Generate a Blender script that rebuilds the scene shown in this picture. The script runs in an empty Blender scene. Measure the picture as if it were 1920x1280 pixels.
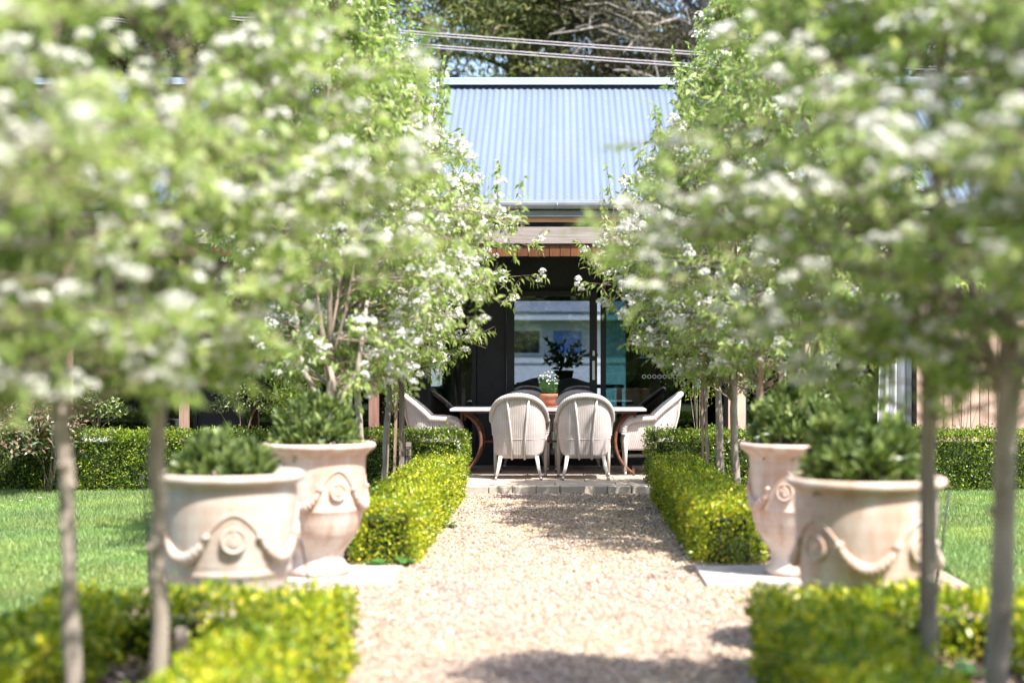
import bpy, bmesh, math, random
import numpy as np
from math import radians as R, pi, sin, cos, tan

# ------------------------------------------------------------------ camera, sky, sun, exposure
S = bpy.context.scene
C = S.collection
CAM_H = 1.29
cam = bpy.data.cameras.new('camera')
cam.sensor_width = 36.0
cam.lens = 55.8
cam.shift_x = -90 / 1920
cam.shift_y = 35 / 1920
cam.clip_start = 0.1
cam.clip_end = 2000
cam.dof.use_dof = True
cam.dof.focus_distance = 16.0
cam.dof.aperture_fstop = 1.25
camo = bpy.data.objects.new('camera', cam)
camo.location = (0, 0, CAM_H)
camo.rotation_euler = (R(90), 0, 0)
C.objects.link(camo)
S.camera = camo

SUN_EL, SUN_AZ = 58.0, 140.0      # azimuth clockwise from +Y: behind the camera, a little to the right
W = bpy.data.worlds.new('World')
S.world = W
W.use_nodes = True
wn = W.node_tree
sky = wn.nodes.new('ShaderNodeTexSky')
sky.sky_type = 'NISHITA'
sky.sun_disc = False
sky.sun_elevation = R(SUN_EL)
sky.sun_rotation = R(SUN_AZ)
sky.dust_density = 2.0
bg = wn.nodes['Background']
bg.inputs[1].default_value = 0.15
wn.links.new(sky.outputs[0], bg.inputs[0])
sl = bpy.data.lights.new('sun', 'SUN')
sl.energy = 4.6
sl.angle = R(0.5)
sl.color = (1.0, 0.955, 0.89)
so = bpy.data.objects.new('sun', sl)
so.rotation_euler = (R(90 - SUN_EL), 0, R(180 - SUN_AZ))
C.objects.link(so)
S.view_settings.view_transform = 'Standard'
S.view_settings.look = 'None'
S.view_settings.gamma = 1.0
S.view_settings.use_curve_mapping = False
S.view_settings.exposure = 1.42
S.cycles.max_bounces = 8
S.cycles.transparent_max_bounces = 12
S.cycles.caustics_reflective = False
S.cycles.caustics_refractive = False

rng = np.random.default_rng(7)
rnd = random.Random(7)

# ------------------------------------------------------------------ object helpers
def tag(o, label=None, cat=None, group=None, kind=None):
    if label: o['label'] = label
    if cat: o['category'] = cat
    if group: o['group'] = group
    if kind: o['kind'] = kind
    return o

def link(name, me, parent=None, loc=(0, 0, 0), rotz=0.0):
    o = bpy.data.objects.new(name, me)
    C.objects.link(o)
    o.location = loc
    o.rotation_euler = (0, 0, rotz)
    if parent is not None:
        o.parent = parent
    return o

def thing(name, label, cat, loc=(0, 0, 0), rotz=0.0, group=None):
    return tag(link(name, None, None, loc, rotz), label, cat, group)

def dup(root, loc, rotz, label, group=None, scale=None):
    r = root.copy(); C.objects.link(r)
    r.location = loc; r.rotation_euler = (0, 0, rotz); r['label'] = label
    if group: r['group'] = group
    if scale: r.scale = (scale, scale, scale)
    for ch in list(root.children):
        c = ch.copy(); C.objects.link(c); c.parent = r
        for g in list(ch.children):
            d = g.copy(); C.objects.link(d); d.parent = c
    return r

def npmesh(name, V, F, mat, smooth=False, uv=None):
    """V (n,3), F (m,k) all faces the same size."""
    V = np.asarray(V, dtype=np.float32); F = np.asarray(F, dtype=np.int32)
    me = bpy.data.meshes.new(name)
    n, (m, k) = len(V), F.shape
    me.vertices.add(n); me.vertices.foreach_set('co', V.ravel())
    me.loops.add(m * k); me.loops.foreach_set('vertex_index', F.ravel())
    me.polygons.add(m)
    me.polygons.foreach_set('loop_start', np.arange(m, dtype=np.int32) * k)
    me.polygons.foreach_set('loop_total', np.full(m, k, dtype=np.int32))
    if smooth:
        me.polygons.foreach_set('use_smooth', np.ones(m, dtype=bool))
    if uv is not None:
        l = me.uv_layers.new(name='UVMap')
        l.data.foreach_set('uv', np.asarray(uv, dtype=np.float32)[F.ravel()].ravel())
    me.update(calc_edges=True)
    me.materials.append(mat)
    return me

class MB:
    """collects simple shapes into ONE mesh"""
    def __init__(s): s.V = []; s.F = []; s.sm = []
    def add(s, V, F, smooth=False):
        b = len(s.V); s.V += [tuple(v) for v in V]
        s.F += [tuple(i + b for i in f) for f in F]; s.sm += [smooth] * len(F)
    def box(s, x0, x1, y0, y1, z0, z1, bev=0.0):
        if bev <= 0:
            V = [(x, y, z) for z in (z0, z1) for y in (y0, y1) for x in (x0, x1)]
            F = [(0, 2, 3, 1), (4, 5, 7, 6), (0, 1, 5, 4), (2, 6, 7, 3), (0, 4, 6, 2), (1, 3, 7, 5)]
            s.add(V, F); return
        bm = bmesh.new(); bmesh.ops.create_cube(bm, size=1)
        for v in bm.verts:
            v.co = ((x0 + x1) / 2 + v.co.x * (x1 - x0), (y0 + y1) / 2 + v.co.y * (y1 - y0), (z0 + z1) / 2 + v.co.z * (z1 - z0))
        bmesh.ops.bevel(bm, geom=list(bm.edges), offset=bev, segments=1, affect='EDGES')
        bm.verts.index_update()
        s.add([v.co[:] for v in bm.verts], [[v.index for v in f.verts] for f in bm.faces]); bm.free()
    def tube(s, pts, rad, n=8, cap=True, smooth=True):
        pts = np.array(pts, float); m = len(pts)
        if np.isscalar(rad): rad = [rad] * m
        tn = np.gradient(pts, axis=0); tn /= np.linalg.norm(tn, axis=1)[:, None] + 1e-9
        ref = np.array([0, 0, 1.0]) if abs(tn[0][2]) < 0.8 else np.array([1.0, 0, 0])
        V = []; u = np.cross(tn[0], ref); u /= np.linalg.norm(u)
        for i in range(m):
            u = u - tn[i] * u.dot(tn[i]); u /= np.linalg.norm(u) + 1e-9
            w = np.cross(tn[i], u)
            for k in range(n):
                a = 2 * pi * k / n
                V.append(pts[i] + rad[i] * (cos(a) * u + sin(a) * w))
        F = [(i * n + k, i * n + (k + 1) % n, (i + 1) * n + (k + 1) % n, (i + 1) * n + k) for i in range(m - 1) for k in range(n)]
        s.add(V, F, smooth)
        if cap:
            b = len(s.V) - m * n
            s.F += [tuple(b + k for k in reversed(range(n))), tuple(b + (m - 1) * n + k for k in range(n))]; s.sm += [False, False]
    def lathe(s, prof, n=48, c=(0, 0), smooth=True):
        V = [(c[0] + r * cos(2 * pi * k / n), c[1] + r * sin(2 * pi * k / n), z) for r, z in prof for k in range(n)]
        F = [(i * n + k, i * n + (k + 1) % n, (i + 1) * n + (k + 1) % n, (i + 1) * n + k) for i in range(len(prof) - 1) for k in range(n)]
        s.add(V, F, smooth)
    def mesh(s, name, mat):
        me = bpy.data.meshes.new(name); me.from_pydata(s.V, [], s.F)
        me.polygons.foreach_set('use_smooth', s.sm); me.update(); me.materials.append(mat)
        return me
    def build(s, name, mat, parent=None, loc=(0, 0, 0), rotz=0.0):
        return link(name, s.mesh(name, mat), parent, loc, rotz)

def boxobj(name, mat, parent, *a, bev=0.0):
    m = MB(); m.box(*a, bev=bev); return m.build(name, mat, parent)

def frames(d, n_hint):
    """orthonormal frames: local y = d, local z near n_hint"""
    d = d / (np.linalg.norm(d, axis=1)[:, None] + 1e-9)
    x = np.cross(d, n_hint); x /= np.linalg.norm(x, axis=1)[:, None] + 1e-9
    z = np.cross(x, d)
    return np.stack([x, d, z], axis=2)          # columns

def scatter(tv, tf, pos, M, sc):
    tv = np.asarray(tv, float); tf = np.asarray(tf)
    if np.ndim(sc) == 1: sc = sc[:, None]
    P = np.einsum('nij,vj->nvi', M, tv) * sc[:, :, None] + pos[:, None, :]
    n, v = len(pos), len(tv)
    F = tf[None] + (np.arange(n) * v)[:, None, None]
    return P.reshape(-1, 3), F.reshape(-1, tf.shape[1])

LEAF_V = [(0, 0, 0), (-.21, .42, .06), (.21, .42, .06), (0, .5, -.02), (0, 1, -.14)]
LEAF_F = [(0, 2, 3), (0, 3, 1), (3, 2, 4), (3, 4, 1)]
BOX_V = [(0, 0, 0), (.3, .5, .08), (0, 1, 0), (-.3, .5, .08)]
BOX_F = [(0, 1, 2), (0, 2, 3)]
SLEAF_V = [(0, 0, 0), (-.16, .55, .04), (.16, .55, .04), (0, .6, -.02), (0, 1, -.03)]

# ------------------------------------------------------------------ materials
MATS = {}
def nodes(name):
    m = bpy.data.materials.new(name); m.use_nodes = True
    MATS[name] = m
    nt = m.node_tree
    return m, nt, nt.nodes['Principled BSDF'], nt.nodes['Material Output']
def N(nt, t, **kw):
    n = nt.nodes.new(t)
    for k, v in kw.items():
        if isinstance(k, str) and hasattr(n, k): setattr(n, k, v)
    return n
def ramp(nt, stops, fac, interp='LINEAR'):
    r = nt.nodes.new('ShaderNodeValToRGB'); r.color_ramp.interpolation = interp
    e = r.color_ramp.elements
    while len(e) > 2: e.remove(e[-1])
    e[0].position, e[0].color = stops[0][0], (*stops[0][1], 1)
    e[1].position, e[1].color = stops[-1][0], (*stops[-1][1], 1)
    for p, c in stops[1:-1]:
        q = e.new(p); q.color = (*c, 1)
    nt.links.new(fac, r.inputs[0]); return r
def noise(nt, scale, detail=4, rough=.55, vec=None, mapscale=None):
    n = nt.nodes.new('ShaderNodeTexNoise'); n.inputs['Scale'].default_value = scale
    n.inputs['Detail'].default_value = detail; n.inputs['Roughness'].default_value = rough
    if vec is None:
        tc = nt.nodes.new('ShaderNodeTexCoord'); vec = tc.outputs['Object']
    if mapscale:
        mp = nt.nodes.new('ShaderNodeMapping'); mp.inputs['Scale'].default_value = mapscale
        nt.links.new(vec, mp.inputs[0]); vec = mp.outputs[0]
    nt.links.new(vec, n.inputs['Vector']); return n
def bump(nt, b, height, strength=.3, dist=.01):
    n = nt.nodes.new('ShaderNodeBump'); n.inputs['Strength'].default_value = strength
    n.inputs['Distance'].default_value = dist
    nt.links.new(height, n.inputs['Height']); nt.links.new(n.outputs[0], b.inputs['Normal']); return n
def mixc(nt, a, b, f, mode='MIX'):
    m = nt.nodes.new('ShaderNodeMix'); m.data_type = 'RGBA'; m.blend_type = mode
    for s, v in ((m.inputs[6], a), (m.inputs[7], b), (m.inputs[0], f)):
        if isinstance(v, (tuple, list)): s.default_value = (*v, 1) if len(v) == 3 else v
        elif isinstance(v, (int, float)): s.default_value = v
        else: nt.links.new(v, s)
    return m.outputs[2]

def noisy(name, c1, c2, scale=6, rough=.7, metal=0, bs=.2, bd=.004, mapscale=None, detail=5, spec=.4, objvar=0.0, bscale=None):
    m, nt, b, o = nodes(name)
    n = noise(nt, scale, detail, .6, mapscale=mapscale)
    r = ramp(nt, [(.3, c1), (.7, c2)], n.outputs[0]); col = r.outputs[0]
    if objvar:
        oi = nt.nodes.new('ShaderNodeObjectInfo')
        rr = ramp(nt, [(0, (1 - objvar,) * 3), (1, (1 + objvar * .4,) * 3)], oi.outputs['Random'])
        col = mixc(nt, col, rr.outputs[0], 1.0, 'MULTIPLY')
    nt.links.new(col, b.inputs['Base Color'])
    b.inputs['Roughness'].default_value = rough; b.inputs['Metallic'].default_value = metal
    b.inputs['Specular IOR Level'].default_value = spec
    n2 = noise(nt, bscale or scale * 6, 3, .6, mapscale=mapscale)
    if bs: bump(nt, b, n2.outputs[0], bs, bd)
    return m

def foliage(name, stops, rough=.45, trans=.35, tcol=None, patch=0.0, patchscale=3.0, spec=.5, alt=None, altscale=2.2, altrange=(.42, .58)):
    m, nt, b, out = nodes(name)
    g = nt.nodes.new('ShaderNodeNewGeometry')
    r = ramp(nt, stops, g.outputs['Random Per Island']); col = r.outputs[0]
    if alt:
        ra = ramp(nt, alt, g.outputs['Random Per Island'])
        na = noise(nt, altscale, 5, .65)
        rf = ramp(nt, [(altrange[0], (0, 0, 0)), (altrange[1], (1, 1, 1))], na.outputs[0])
        col = mixc(nt, col, ra.outputs[0], rf.outputs[0])
    if patch:
        n = noise(nt, patchscale, 3)
        rr = ramp(nt, [(.32, (1 - patch,) * 3), (.68, (1 + patch, 1 + patch, 1 - patch * .3))], n.outputs[0])
        col = mixc(nt, col, rr.outputs[0], 1.0, 'MULTIPLY')
    nt.links.new(col, b.inputs['Base Color'])
    b.inputs['Roughness'].default_value = rough; b.inputs['Specular IOR Level'].default_value = spec
    if trans:
        t = nt.nodes.new('ShaderNodeBsdfTranslucent')
        c2 = mixc(nt, col, tcol or (1.25, 1.35, .55), 1.0, 'MULTIPLY'); nt.links.new(c2, t.inputs[0])
        mx = nt.nodes.new('ShaderNodeMixShader'); mx.inputs[0].default_value = trans
        nt.links.new(b.outputs[0], mx.inputs[1]); nt.links.new(t.outputs[0], mx.inputs[2])
        nt.links.new(mx.outputs[0], out.inputs[0])
    return m

M_pear = foliage('pear_leaf', [(0, (.20, .29, .085)), (.4, (.30, .40, .125)), (.75, (.40, .48, .17)), (1, (.54, .56, .29))], rough=.42, trans=.52, tcol=(1.25, 1.32, .75))
M_bloss = foliage('blossom', [(0, (.58, .60, .52)), (.6, (.70, .70, .65)), (1, (.78, .76, .72))], rough=.6, trans=.25, tcol=(1, 1, .95), spec=.2)
M_box = foliage('box_leaf', [(0, (.09, .15, .015)), (.3, (.20, .29, .016)), (.6, (.40, .44, .018)), (.85, (.58, .54, .03)), (1, (.64, .50, .08))], rough=.36, trans=.32, patch=.22, patchscale=9, alt=[(0, (.05, .10, .012)), (.4, (.12, .20, .02)), (.8, (.22, .32, .03)), (1, (.44, .46, .05))], altscale=3.2, altrange=(.50, .62))
M_box2 = foliage('box_leaf_green', [(0, (.06, .12, .015)), (.4, (.14, .22, .02)), (.8, (.26, .33, .025)), (1, (.40, .42, .04))], rough=.35, trans=.28, patch=.2, patchscale=9, alt=[(0, (.04, .08, .012)), (.6, (.10, .16, .02)), (1, (.24, .28, .04))], altscale=2.4)
M_dark = foliage('shrub_leaf', [(0, (.055, .09, .025)), (.5, (.12, .17, .05)), (.85, (.20, .26, .08)), (1, (.30, .35, .12))], rough=.36, trans=.25)
M_camel = foliage('camellia_leaf', [(0, (.05, .09, .03)), (.4, (.10, .13, .06)), (.55, (.20, .13, .09)), (.8, (.24, .16, .11)), (1, (.14, .18, .08))], rough=.3, trans=.15)
M_weed = foliage('weed_leaf', [(0, (.05, .12, .035)), (1, (.085, .19, .05))], rough=.45, trans=.3)
M_pine = foliage('conifer_foliage', [(0, (.045, .06, .018)), (.6, (.095, .115, .03)), (1, (.16, .165, .045))], rough=.7, trans=.15, patch=.3, patchscale=.7)
M_brown = foliage('dry_conifer_foliage', [(0, (.045, .04, .028)), (.6, (.085, .075, .045)), (1, (.12, .115, .055))], rough=.8, trans=.1, patch=.25, patchscale=.6)
M_grass = foliage('grass_blade', [(0, (.14, .23, .08)), (.5, (.21, .33, .11)), (.85, (.28, .40, .16)), (1, (.38, .44, .23))], rough=.5, trans=.3, tcol=(1.1, 1.15, .7), patch=.22, patchscale=1.1, alt=[(0, (.16, .22, .06)), (.6, (.29, .36, .11)), (1, (.44, .46, .22))], altscale=.7, altrange=(.45, .62))
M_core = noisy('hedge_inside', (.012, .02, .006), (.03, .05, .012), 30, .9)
M_peb = foliage('pebble', [(0, (.16, .105, .085)), (.18, (.38, .27, .215)), (.4, (.58, .455, .38)), (.62, (.46, .32, .25)), (.8, (.70, .60, .53)), (.9, (.24, .195, .175)), (1, (.80, .73, .67))], rough=.75, trans=0, patch=.16, patchscale=1.3, spec=.3)

def gravel_base():
    m, nt, b, o = nodes('gravel_ground')
    tc = nt.nodes.new('ShaderNodeTexCoord')
    v = nt.nodes.new('ShaderNodeTexVoronoi'); v.inputs['Scale'].default_value = 75
    nt.links.new(tc.outputs['Object'], v.inputs['Vector'])
    sp = nt.nodes.new('ShaderNodeSeparateColor'); nt.links.new(v.outputs['Color'], sp.inputs[0])
    r = ramp(nt, [(0, (.2, .14, .11)), (.2, (.46, .34, .27)), (.5, (.60, .49, .41)), (.75, (.52, .39, .31)), (1, (.76, .69, .62))], sp.outputs[0])
    d = ramp(nt, [(.0, (1, 1, 1)), (.6, (.45, .42, .4))], v.outputs['Distance'])
    nt.links.new(mixc(nt, r.outputs[0], d.outputs[0], .8, 'MULTIPLY'), b.inputs['Base Color'])
    b.inputs['Roughness'].default_value = .85
    inv = nt.nodes.new('ShaderNodeMath'); inv.operation = 'SUBTRACT'; inv.inputs[0].default_value = 1
    nt.links.new(v.outputs['Distance'], inv.inputs[1]); bump(nt, b, inv.outputs[0], .8, .012)
    return m
M_gravel = gravel_base()
M_soil = noisy('mulch_soil', (.05, .035, .025), (.17, .12, .09), 40, .95, bs=.8, bd=.02)
M_chip = foliage('bark_chip', [(0, (.09, .06, .045)), (.5, (.22, .15, .11)), (1, (.42, .33, .27))], rough=.9, trans=0)
M_lawn = noisy('lawn_ground', (.04, .09, .02), (.07, .15, .03), 25, .9, bs=.5, bd=.02)
M_ground = noisy('far_ground', (.06, .11, .03), (.12, .15, .05), 2, .95)

def terracotta(name, a, b_, pale):
    m, nt, b, o = nodes(name)
    n1 = noise(nt, 3.2, 6, .62); n2 = noise(nt, 9, 5, .6, mapscale=(1, 1, .25))
    r1 = ramp(nt, [(.32, a), (.68, b_)], n1.outputs[0])
    f = ramp(nt, [(.40, (0, 0, 0)), (.62, (1, 1, 1))], n2.outputs[0])
    c = mixc(nt, r1.outputs[0], pale, f.outputs[0])
    # weathering streaks under the rim and dirt above the foot
    tc = nt.nodes.new('ShaderNodeTexCoord')
    st = noise(nt, 14, 3, .6, mapscale=(1, 1, .06))
    sr = ramp(nt, [(.54, (1, 1, 1)), (.70, (.72, .58, .48))], st.outputs[0])
    c = mixc(nt, c, sr.outputs[0], .45, 'MULTIPLY')
    # irregular fired bands
    sx = nt.nodes.new('ShaderNodeSeparateXYZ'); nt.links.new(tc.outputs['Object'], sx.inputs[0])
    wv = nt.nodes.new('ShaderNodeTexNoise'); wv.noise_dimensions = '1D'; wv.inputs['Scale'].default_value = 26
    nt.links.new(sx.outputs[2], wv.inputs['W'])
    br = ramp(nt, [(.4, (1, 1, 1)), (.62, (.90, .80, .72))], wv.outputs[0])
    c = mixc(nt, c, br.outputs[0], .35, 'MULTIPLY')
    nt.links.new(c, b.inputs['Base Color'])
    b.inputs['Roughness'].default_value = .8; b.inputs['Specular IOR Level'].default_value = .25
    n3 = noise(nt, 60, 4); bump(nt, b, n3.outputs[0], .25, .004)
    return m
M_terra = terracotta('terracotta', (.46, .31, .235), (.55, .40, .32), (.60, .52, .46))
M_terra2 = terracotta('terracotta_limed', (.45, .345, .28), (.53, .43, .365), (.55, .505, .465))
M_pot = noisy('orange_clay', (.26, .088, .045), (.38, .145, .08), 12, .75)

def wicker():
    m, nt, b, o = nodes('woven_wicker')
    uv = nt.nodes.new('ShaderNodeUVMap')
    sp = nt.nodes.new('ShaderNodeSeparateXYZ'); nt.links.new(uv.outputs[0], sp.inputs[0])
    def wave(sock, k, amp=1.0):
        a = nt.nodes.new('ShaderNodeMath'); a.operation = 'MULTIPLY'; a.inputs[1].default_value = 2 * pi / k
        s_ = nt.nodes.new('ShaderNodeMath'); s_.operation = 'SINE'
        nt.links.new(sock, a.inputs[0]); nt.links.new(a.outputs[0], s_.inputs[0]); return s_.outputs[0]
    u = wave(sp.outputs[0], .0195); v = wave(sp.outputs[1], .009)
    p = nt.nodes.new('ShaderNodeMath'); p.operation = 'MULTIPLY_ADD'; p.inputs[1].default_value = .35
    nt.links.new(v, p.inputs[0]); nt.links.new(u, p.inputs[2])
    rr = ramp(nt, [(0, (.41, .355, .34)), (.45, (.56, .495, .48)), (1, (.64, .58, .565))], p.outputs[0])
    mr = nt.nodes.new('ShaderNodeMapRange'); mr.inputs[1].default_value = -1.35; mr.inputs[2].default_value = 1.35
    nt.links.new(p.outputs[0], mr.inputs[0]); nt.links.new(mr.outputs[0], rr.inputs[0])
    n = noise(nt, 9, 4); d = ramp(nt, [(.35, (.86, .84, .82)), (.65, (1, 1, 1))], n.outputs[0])
    nt.links.new(mixc(nt, rr.outputs[0], d.outputs[0], 1, 'MULTIPLY'), b.inputs['Base Color'])
    b.inputs['Roughness'].default_value = .75
    bump(nt, b, mr.outputs[0], .6, .0025)
    return m
M_wicker = wicker()
M_rim = noisy('wicker_braid', (.46, .41, .39), (.57, .52, .50), 40, .7, bs=.5, bd=.003)
M_leg = noisy('painted_cane', (.56, .51, .48), (.64, .60, .575), 20, .55, bs=.1)
M_tip = noisy('steel_tip', (.45, .45, .46), (.6, .6, .6), 20, .3, metal=1)
M_zinc = noisy('pale_table_top', (.50, .50, .53), (.64, .64, .67), 5, .38, bs=.05, mapscale=(1, 4, 1))
M_rust = noisy('rusty_iron', (.075, .032, .022), (.18, .075, .045), 25, .75, bs=.3, bd=.002)
M_bark = noisy('pale_bark', (.17, .135, .11), (.42, .36, .305), 7, .85, bs=.5, bd=.004, mapscale=(1, 1, .5), bscale=35)
M_twig = noisy('twig_bark', (.16, .12, .09), (.30, .24, .19), 20, .8)
M_stake = noisy('weathered_stake', (.17, .13, .11), (.33, .27, .235), 12, .9, mapscale=(6, 6, .5), bs=.5, bd=.003)
M_stake2 = noisy('brown_stake', (.25, .155, .11), (.40, .27, .20), 12, .9, mapscale=(6, 6, .5), bs=.5, bd=.003)
M_tie = noisy('dark_tie', (.01, .01, .01), (.03, .03, .03), 20, .6)
M_galv = noisy('galvanised_roof', (.118, .150, .205), (.145, .178, .235), 1.6, .45, metal=.0, bs=.04, objvar=.05, mapscale=(3, .3, .3))
M_ridge = noisy('ridge_metal', (.20, .24, .31), (.24, .28, .35), 3, .3, metal=.0, bs=.03)
M_gutter = noisy('gutter_metal', (.30, .32, .37), (.40, .42, .48), 5, .3, metal=.2, bs=.05)
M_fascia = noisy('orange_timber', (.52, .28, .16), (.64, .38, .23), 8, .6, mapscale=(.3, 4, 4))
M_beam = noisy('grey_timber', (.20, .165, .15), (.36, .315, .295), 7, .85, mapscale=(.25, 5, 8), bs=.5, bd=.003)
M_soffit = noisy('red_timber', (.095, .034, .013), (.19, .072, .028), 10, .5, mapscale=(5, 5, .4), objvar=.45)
M_clad = noisy('pink_timber_cladding', (.42, .27, .20), (.60, .43, .34), 9, .7, mapscale=(5, 5, .35), objvar=.25, bs=.3)
M_post = noisy('brown_timber_post', (.19, .095, .07), (.32, .18, .14), 9, .75, mapscale=(5, 5, .35), bs=.4)
M_char = noisy('charcoal_wall', (.018, .018, .019), (.026, .026, .027), 4, .8)
M_frame = noisy('black_frame', (.006, .006, .007), (.010, .010, .011), 8, .5)
M_int = noisy('inside_wall', (.10, .10, .105), (.12, .12, .125), 3, .9)
M_intf = noisy('inside_floor', (.05, .035, .025), (.09, .06, .04), 6, .5)
M_uphol = noisy('cream_upholstery', (.40, .38, .35), (.48, .46, .43), 10, .9)
M_steel = noisy('door_hardware', (.55, .55, .57), (.65, .65, .67), 9, .35, metal=.8)
M_white = noisy('white_paint', (.66, .66, .67), (.74, .74, .75), 4, .55)
M_cloth = noisy('white_cloth', (.68, .68, .72), (.78, .78, .82), 6, .9, bs=.1)
M_stone = noisy('sandstone_paver', (.36, .29, .225), (.50, .42, .34), 5, .75, objvar=.14, bs=.25, bd=.003)
M_slab = noisy('pale_slab', (.32, .285, .26), (.52, .48, .45), 7, .75, bs=.2)
M_brick = noisy('tan_brick', (.46, .39, .32), (.60, .53, .45), 14, .9, objvar=.25, bs=.4)
M_mortar = noisy('mortar', (.2, .17, .14), (.3, .26, .22), 30, .95)
M_cable = noisy('black_cable', (.015, .015, .015), (.03, .03, .03), 10, .6)
M_wire = noisy('grey_wire', (.30, .27, .28), (.42, .38, .40), 10, .5)
M_glassy = noisy('decal_white', (.6, .62, .62), (.66, .68, .68), 5, .6, bs=0)
M_tin = noisy('cottage_roof_metal', (.20, .22, .25), (.32, .34, .38), 2, .5, metal=.2, bs=.05)

def glass(name, tint, refl):
    m, nt, b, out = nodes(name)
    gl = nt.nodes.new('ShaderNodeBsdfGlossy'); gl.inputs['Roughness'].default_value = .01
    gl.inputs['Color'].default_value = (.92, .95, .97, 1)
    tr = nt.nodes.new('ShaderNodeBsdfTransparent'); tr.inputs[0].default_value = (*tint, 1)
    fr = nt.nodes.new('ShaderNodeFresnel'); fr.inputs[0].default_value = 1.5
    ad = nt.nodes.new('ShaderNodeMath'); ad.operation = 'ADD'; ad.use_clamp = True; ad.inputs[1].default_value = refl
    nt.links.new(fr.outputs[0], ad.inputs[0])
    mx = nt.nodes.new('ShaderNodeMixShader')
    nt.links.new(ad.outputs[0], mx.inputs[0]); nt.links.new(tr.outputs[0], mx.inputs[1]); nt.links.new(gl.outputs[0], mx.inputs[2])
    nt.links.new(mx.outputs[0], out.inputs[0]); return m
M_glass = glass('door_glass', (.66, .69, .74), .02)
M_glassg = glass('green_glass', (.26, .45, .46), .05)
M_glassd = glass('dark_glass', (.5, .54, .56), .05)

# ------------------------------------------------------------------ ground, lawn, path
def sheet(name, mat, x0, x1, y0, y1, z, label=None):
    m = MB(); m.add([(x0, y0, z), (x1, y0, z), (x1, y1, z), (x0, y1, z)], [(0, 1, 2, 3)])
    return tag(m.build(name, mat), kind='structure')
sheet('ground', M_ground, -400, 400, -300, 700, -.012)
sheet('gravel_path', M_gravel, -2.35, 2.35, -3, 15.45, 0.0)
sheet('lawn_soil', M_lawn, -14, -2.36, 1, 15.62, -.004)
sheet('lawn_soil', M_lawn, 2.36, 14, 1, 15.62, -.004)

def hedge_blocks(blocks, x, y, z):
    ins = np.zeros(len(x), bool)
    return ins

def lumps(P, seed, f=1.0):
    a = rng.uniform(0, 6, 6) if seed is None else np.random.default_rng(seed).uniform(0, 6, 6)
    return (np.sin(P[:, 0] * 9 * f + a[0]) * np.sin(P[:, 1] * 8 * f + a[1]) * np.cos(P[:, 2] * 10 * f + a[2])
            + .6 * np.sin(P[:, 0] * 21 * f + a[3]) * np.sin(P[:, 1] * 19 * f + a[4]) * np.cos(P[:, 2] * 23 * f + a[5]))

def hedge(label, blocks, leaf=.02, dens=3600, mat=None, seed=1, group='clipped box hedges', z0=0.0, amp=.024):
    """blocks: (x0,x1,y0,y1,h). ONE hedge: foliage + dark inner stems"""
    g = np.random.default_rng(seed)
    P, Nn = [], []
    for (x0, x1, y0, y1, h) in blocks:
        lx, ly = x1 - x0, y1 - y0
        faces = [(lx * ly, 'z'), (ly * h, 'x0'), (ly * h, 'x1'), (lx * h, 'y0'), (lx * h, 'y1')]
        for area, f in faces:
            n = int(area * dens * (1.9 if f == 'z' else 1.7))
            a, b = g.random(n), g.random(n)
            if f == 'z': p = np.stack([x0 + a * lx, y0 + b * ly, np.full(n, h)], 1); nn = (0, 0, 1)
            elif f == 'x0': p = np.stack([np.full(n, x0), y0 + a * ly, b * h], 1); nn = (-1, 0, 0)
            elif f == 'x1': p = np.stack([np.full(n, x1), y0 + a * ly, b * h], 1); nn = (1, 0, 0)
            elif f == 'y0': p = np.stack([x0 + a * lx, np.full(n, y0), b * h], 1); nn = (0, -1, 0)
            else: p = np.stack([x0 + a * lx, np.full(n, y1), b * h], 1); nn = (0, 1, 0)
            nn = np.tile(np.array(nn, float), (n, 1))
            # round the corners: pull towards the centre near the edges
            c = np.array([(x0 + x1) / 2, (y0 + y1) / 2, h / 2]); hs = np.array([lx / 2, ly / 2, h / 2])
            rr = .06
            q = np.clip(p, c - hs + rr, c + hs - rr); q[:, 2] = np.clip(p[:, 2], 0.0, h - rr)
            dv = p - q; L = np.linalg.norm(dv, axis=1)[:, None]
            p = np.where(L > rr, q + dv / (L + 1e-9) * rr, p)
            nn = np.where(L > 1e-6, dv / (L + 1e-9), nn)
            keep = np.ones(n, bool)
            for (u0, u1, v0, v1, hh) in blocks:
                if (u0, u1, v0, v1, hh) != (x0, x1, y0, y1, h):
                    keep &= ~((p[:, 0] > u0 + .03) & (p[:, 0] < u1 - .03) & (p[:, 1] > v0 + .03) & (p[:, 1] < v1 - .03) & (p[:, 2] < hh - .03))
            P.append(p[keep]); Nn.append(nn[keep])
    P = np.concatenate(P); Nn = np.concatenate(Nn); n = len(P)
    P = P + Nn * (lumps(P, seed)[:, None] * amp + g.normal(0, .010, (n, 1)) - .075 * g.random((n, 1)) ** 1.6)
    spr = g.random(n) < .04
    P[spr] += (Nn[spr] * .5 + np.array([0, 0, .5])) * g.uniform(.0, .07, (spr.sum(), 1))
    P[:, 2] = np.maximum(P[:, 2], .012) + z0
    d = Nn * .8 + g.normal(0, .75, (n, 3)) + np.array([0, 0, .35])
    Mx = frames(d, Nn + g.normal(0, .6, (n, 3)))
    V, F = scatter(BOX_V, BOX_F, P, Mx, leaf * g.uniform(.6, 1.6, n))
    t = thing('box_hedge', label, 'hedge', (0, 0, 0), 0, group)
    fo = link('foliage', npmesh('foliage', V, F, mat or M_box), t)
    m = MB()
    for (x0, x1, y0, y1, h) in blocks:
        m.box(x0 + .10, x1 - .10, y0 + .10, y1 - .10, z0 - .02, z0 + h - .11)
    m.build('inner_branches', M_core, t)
    return t

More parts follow.
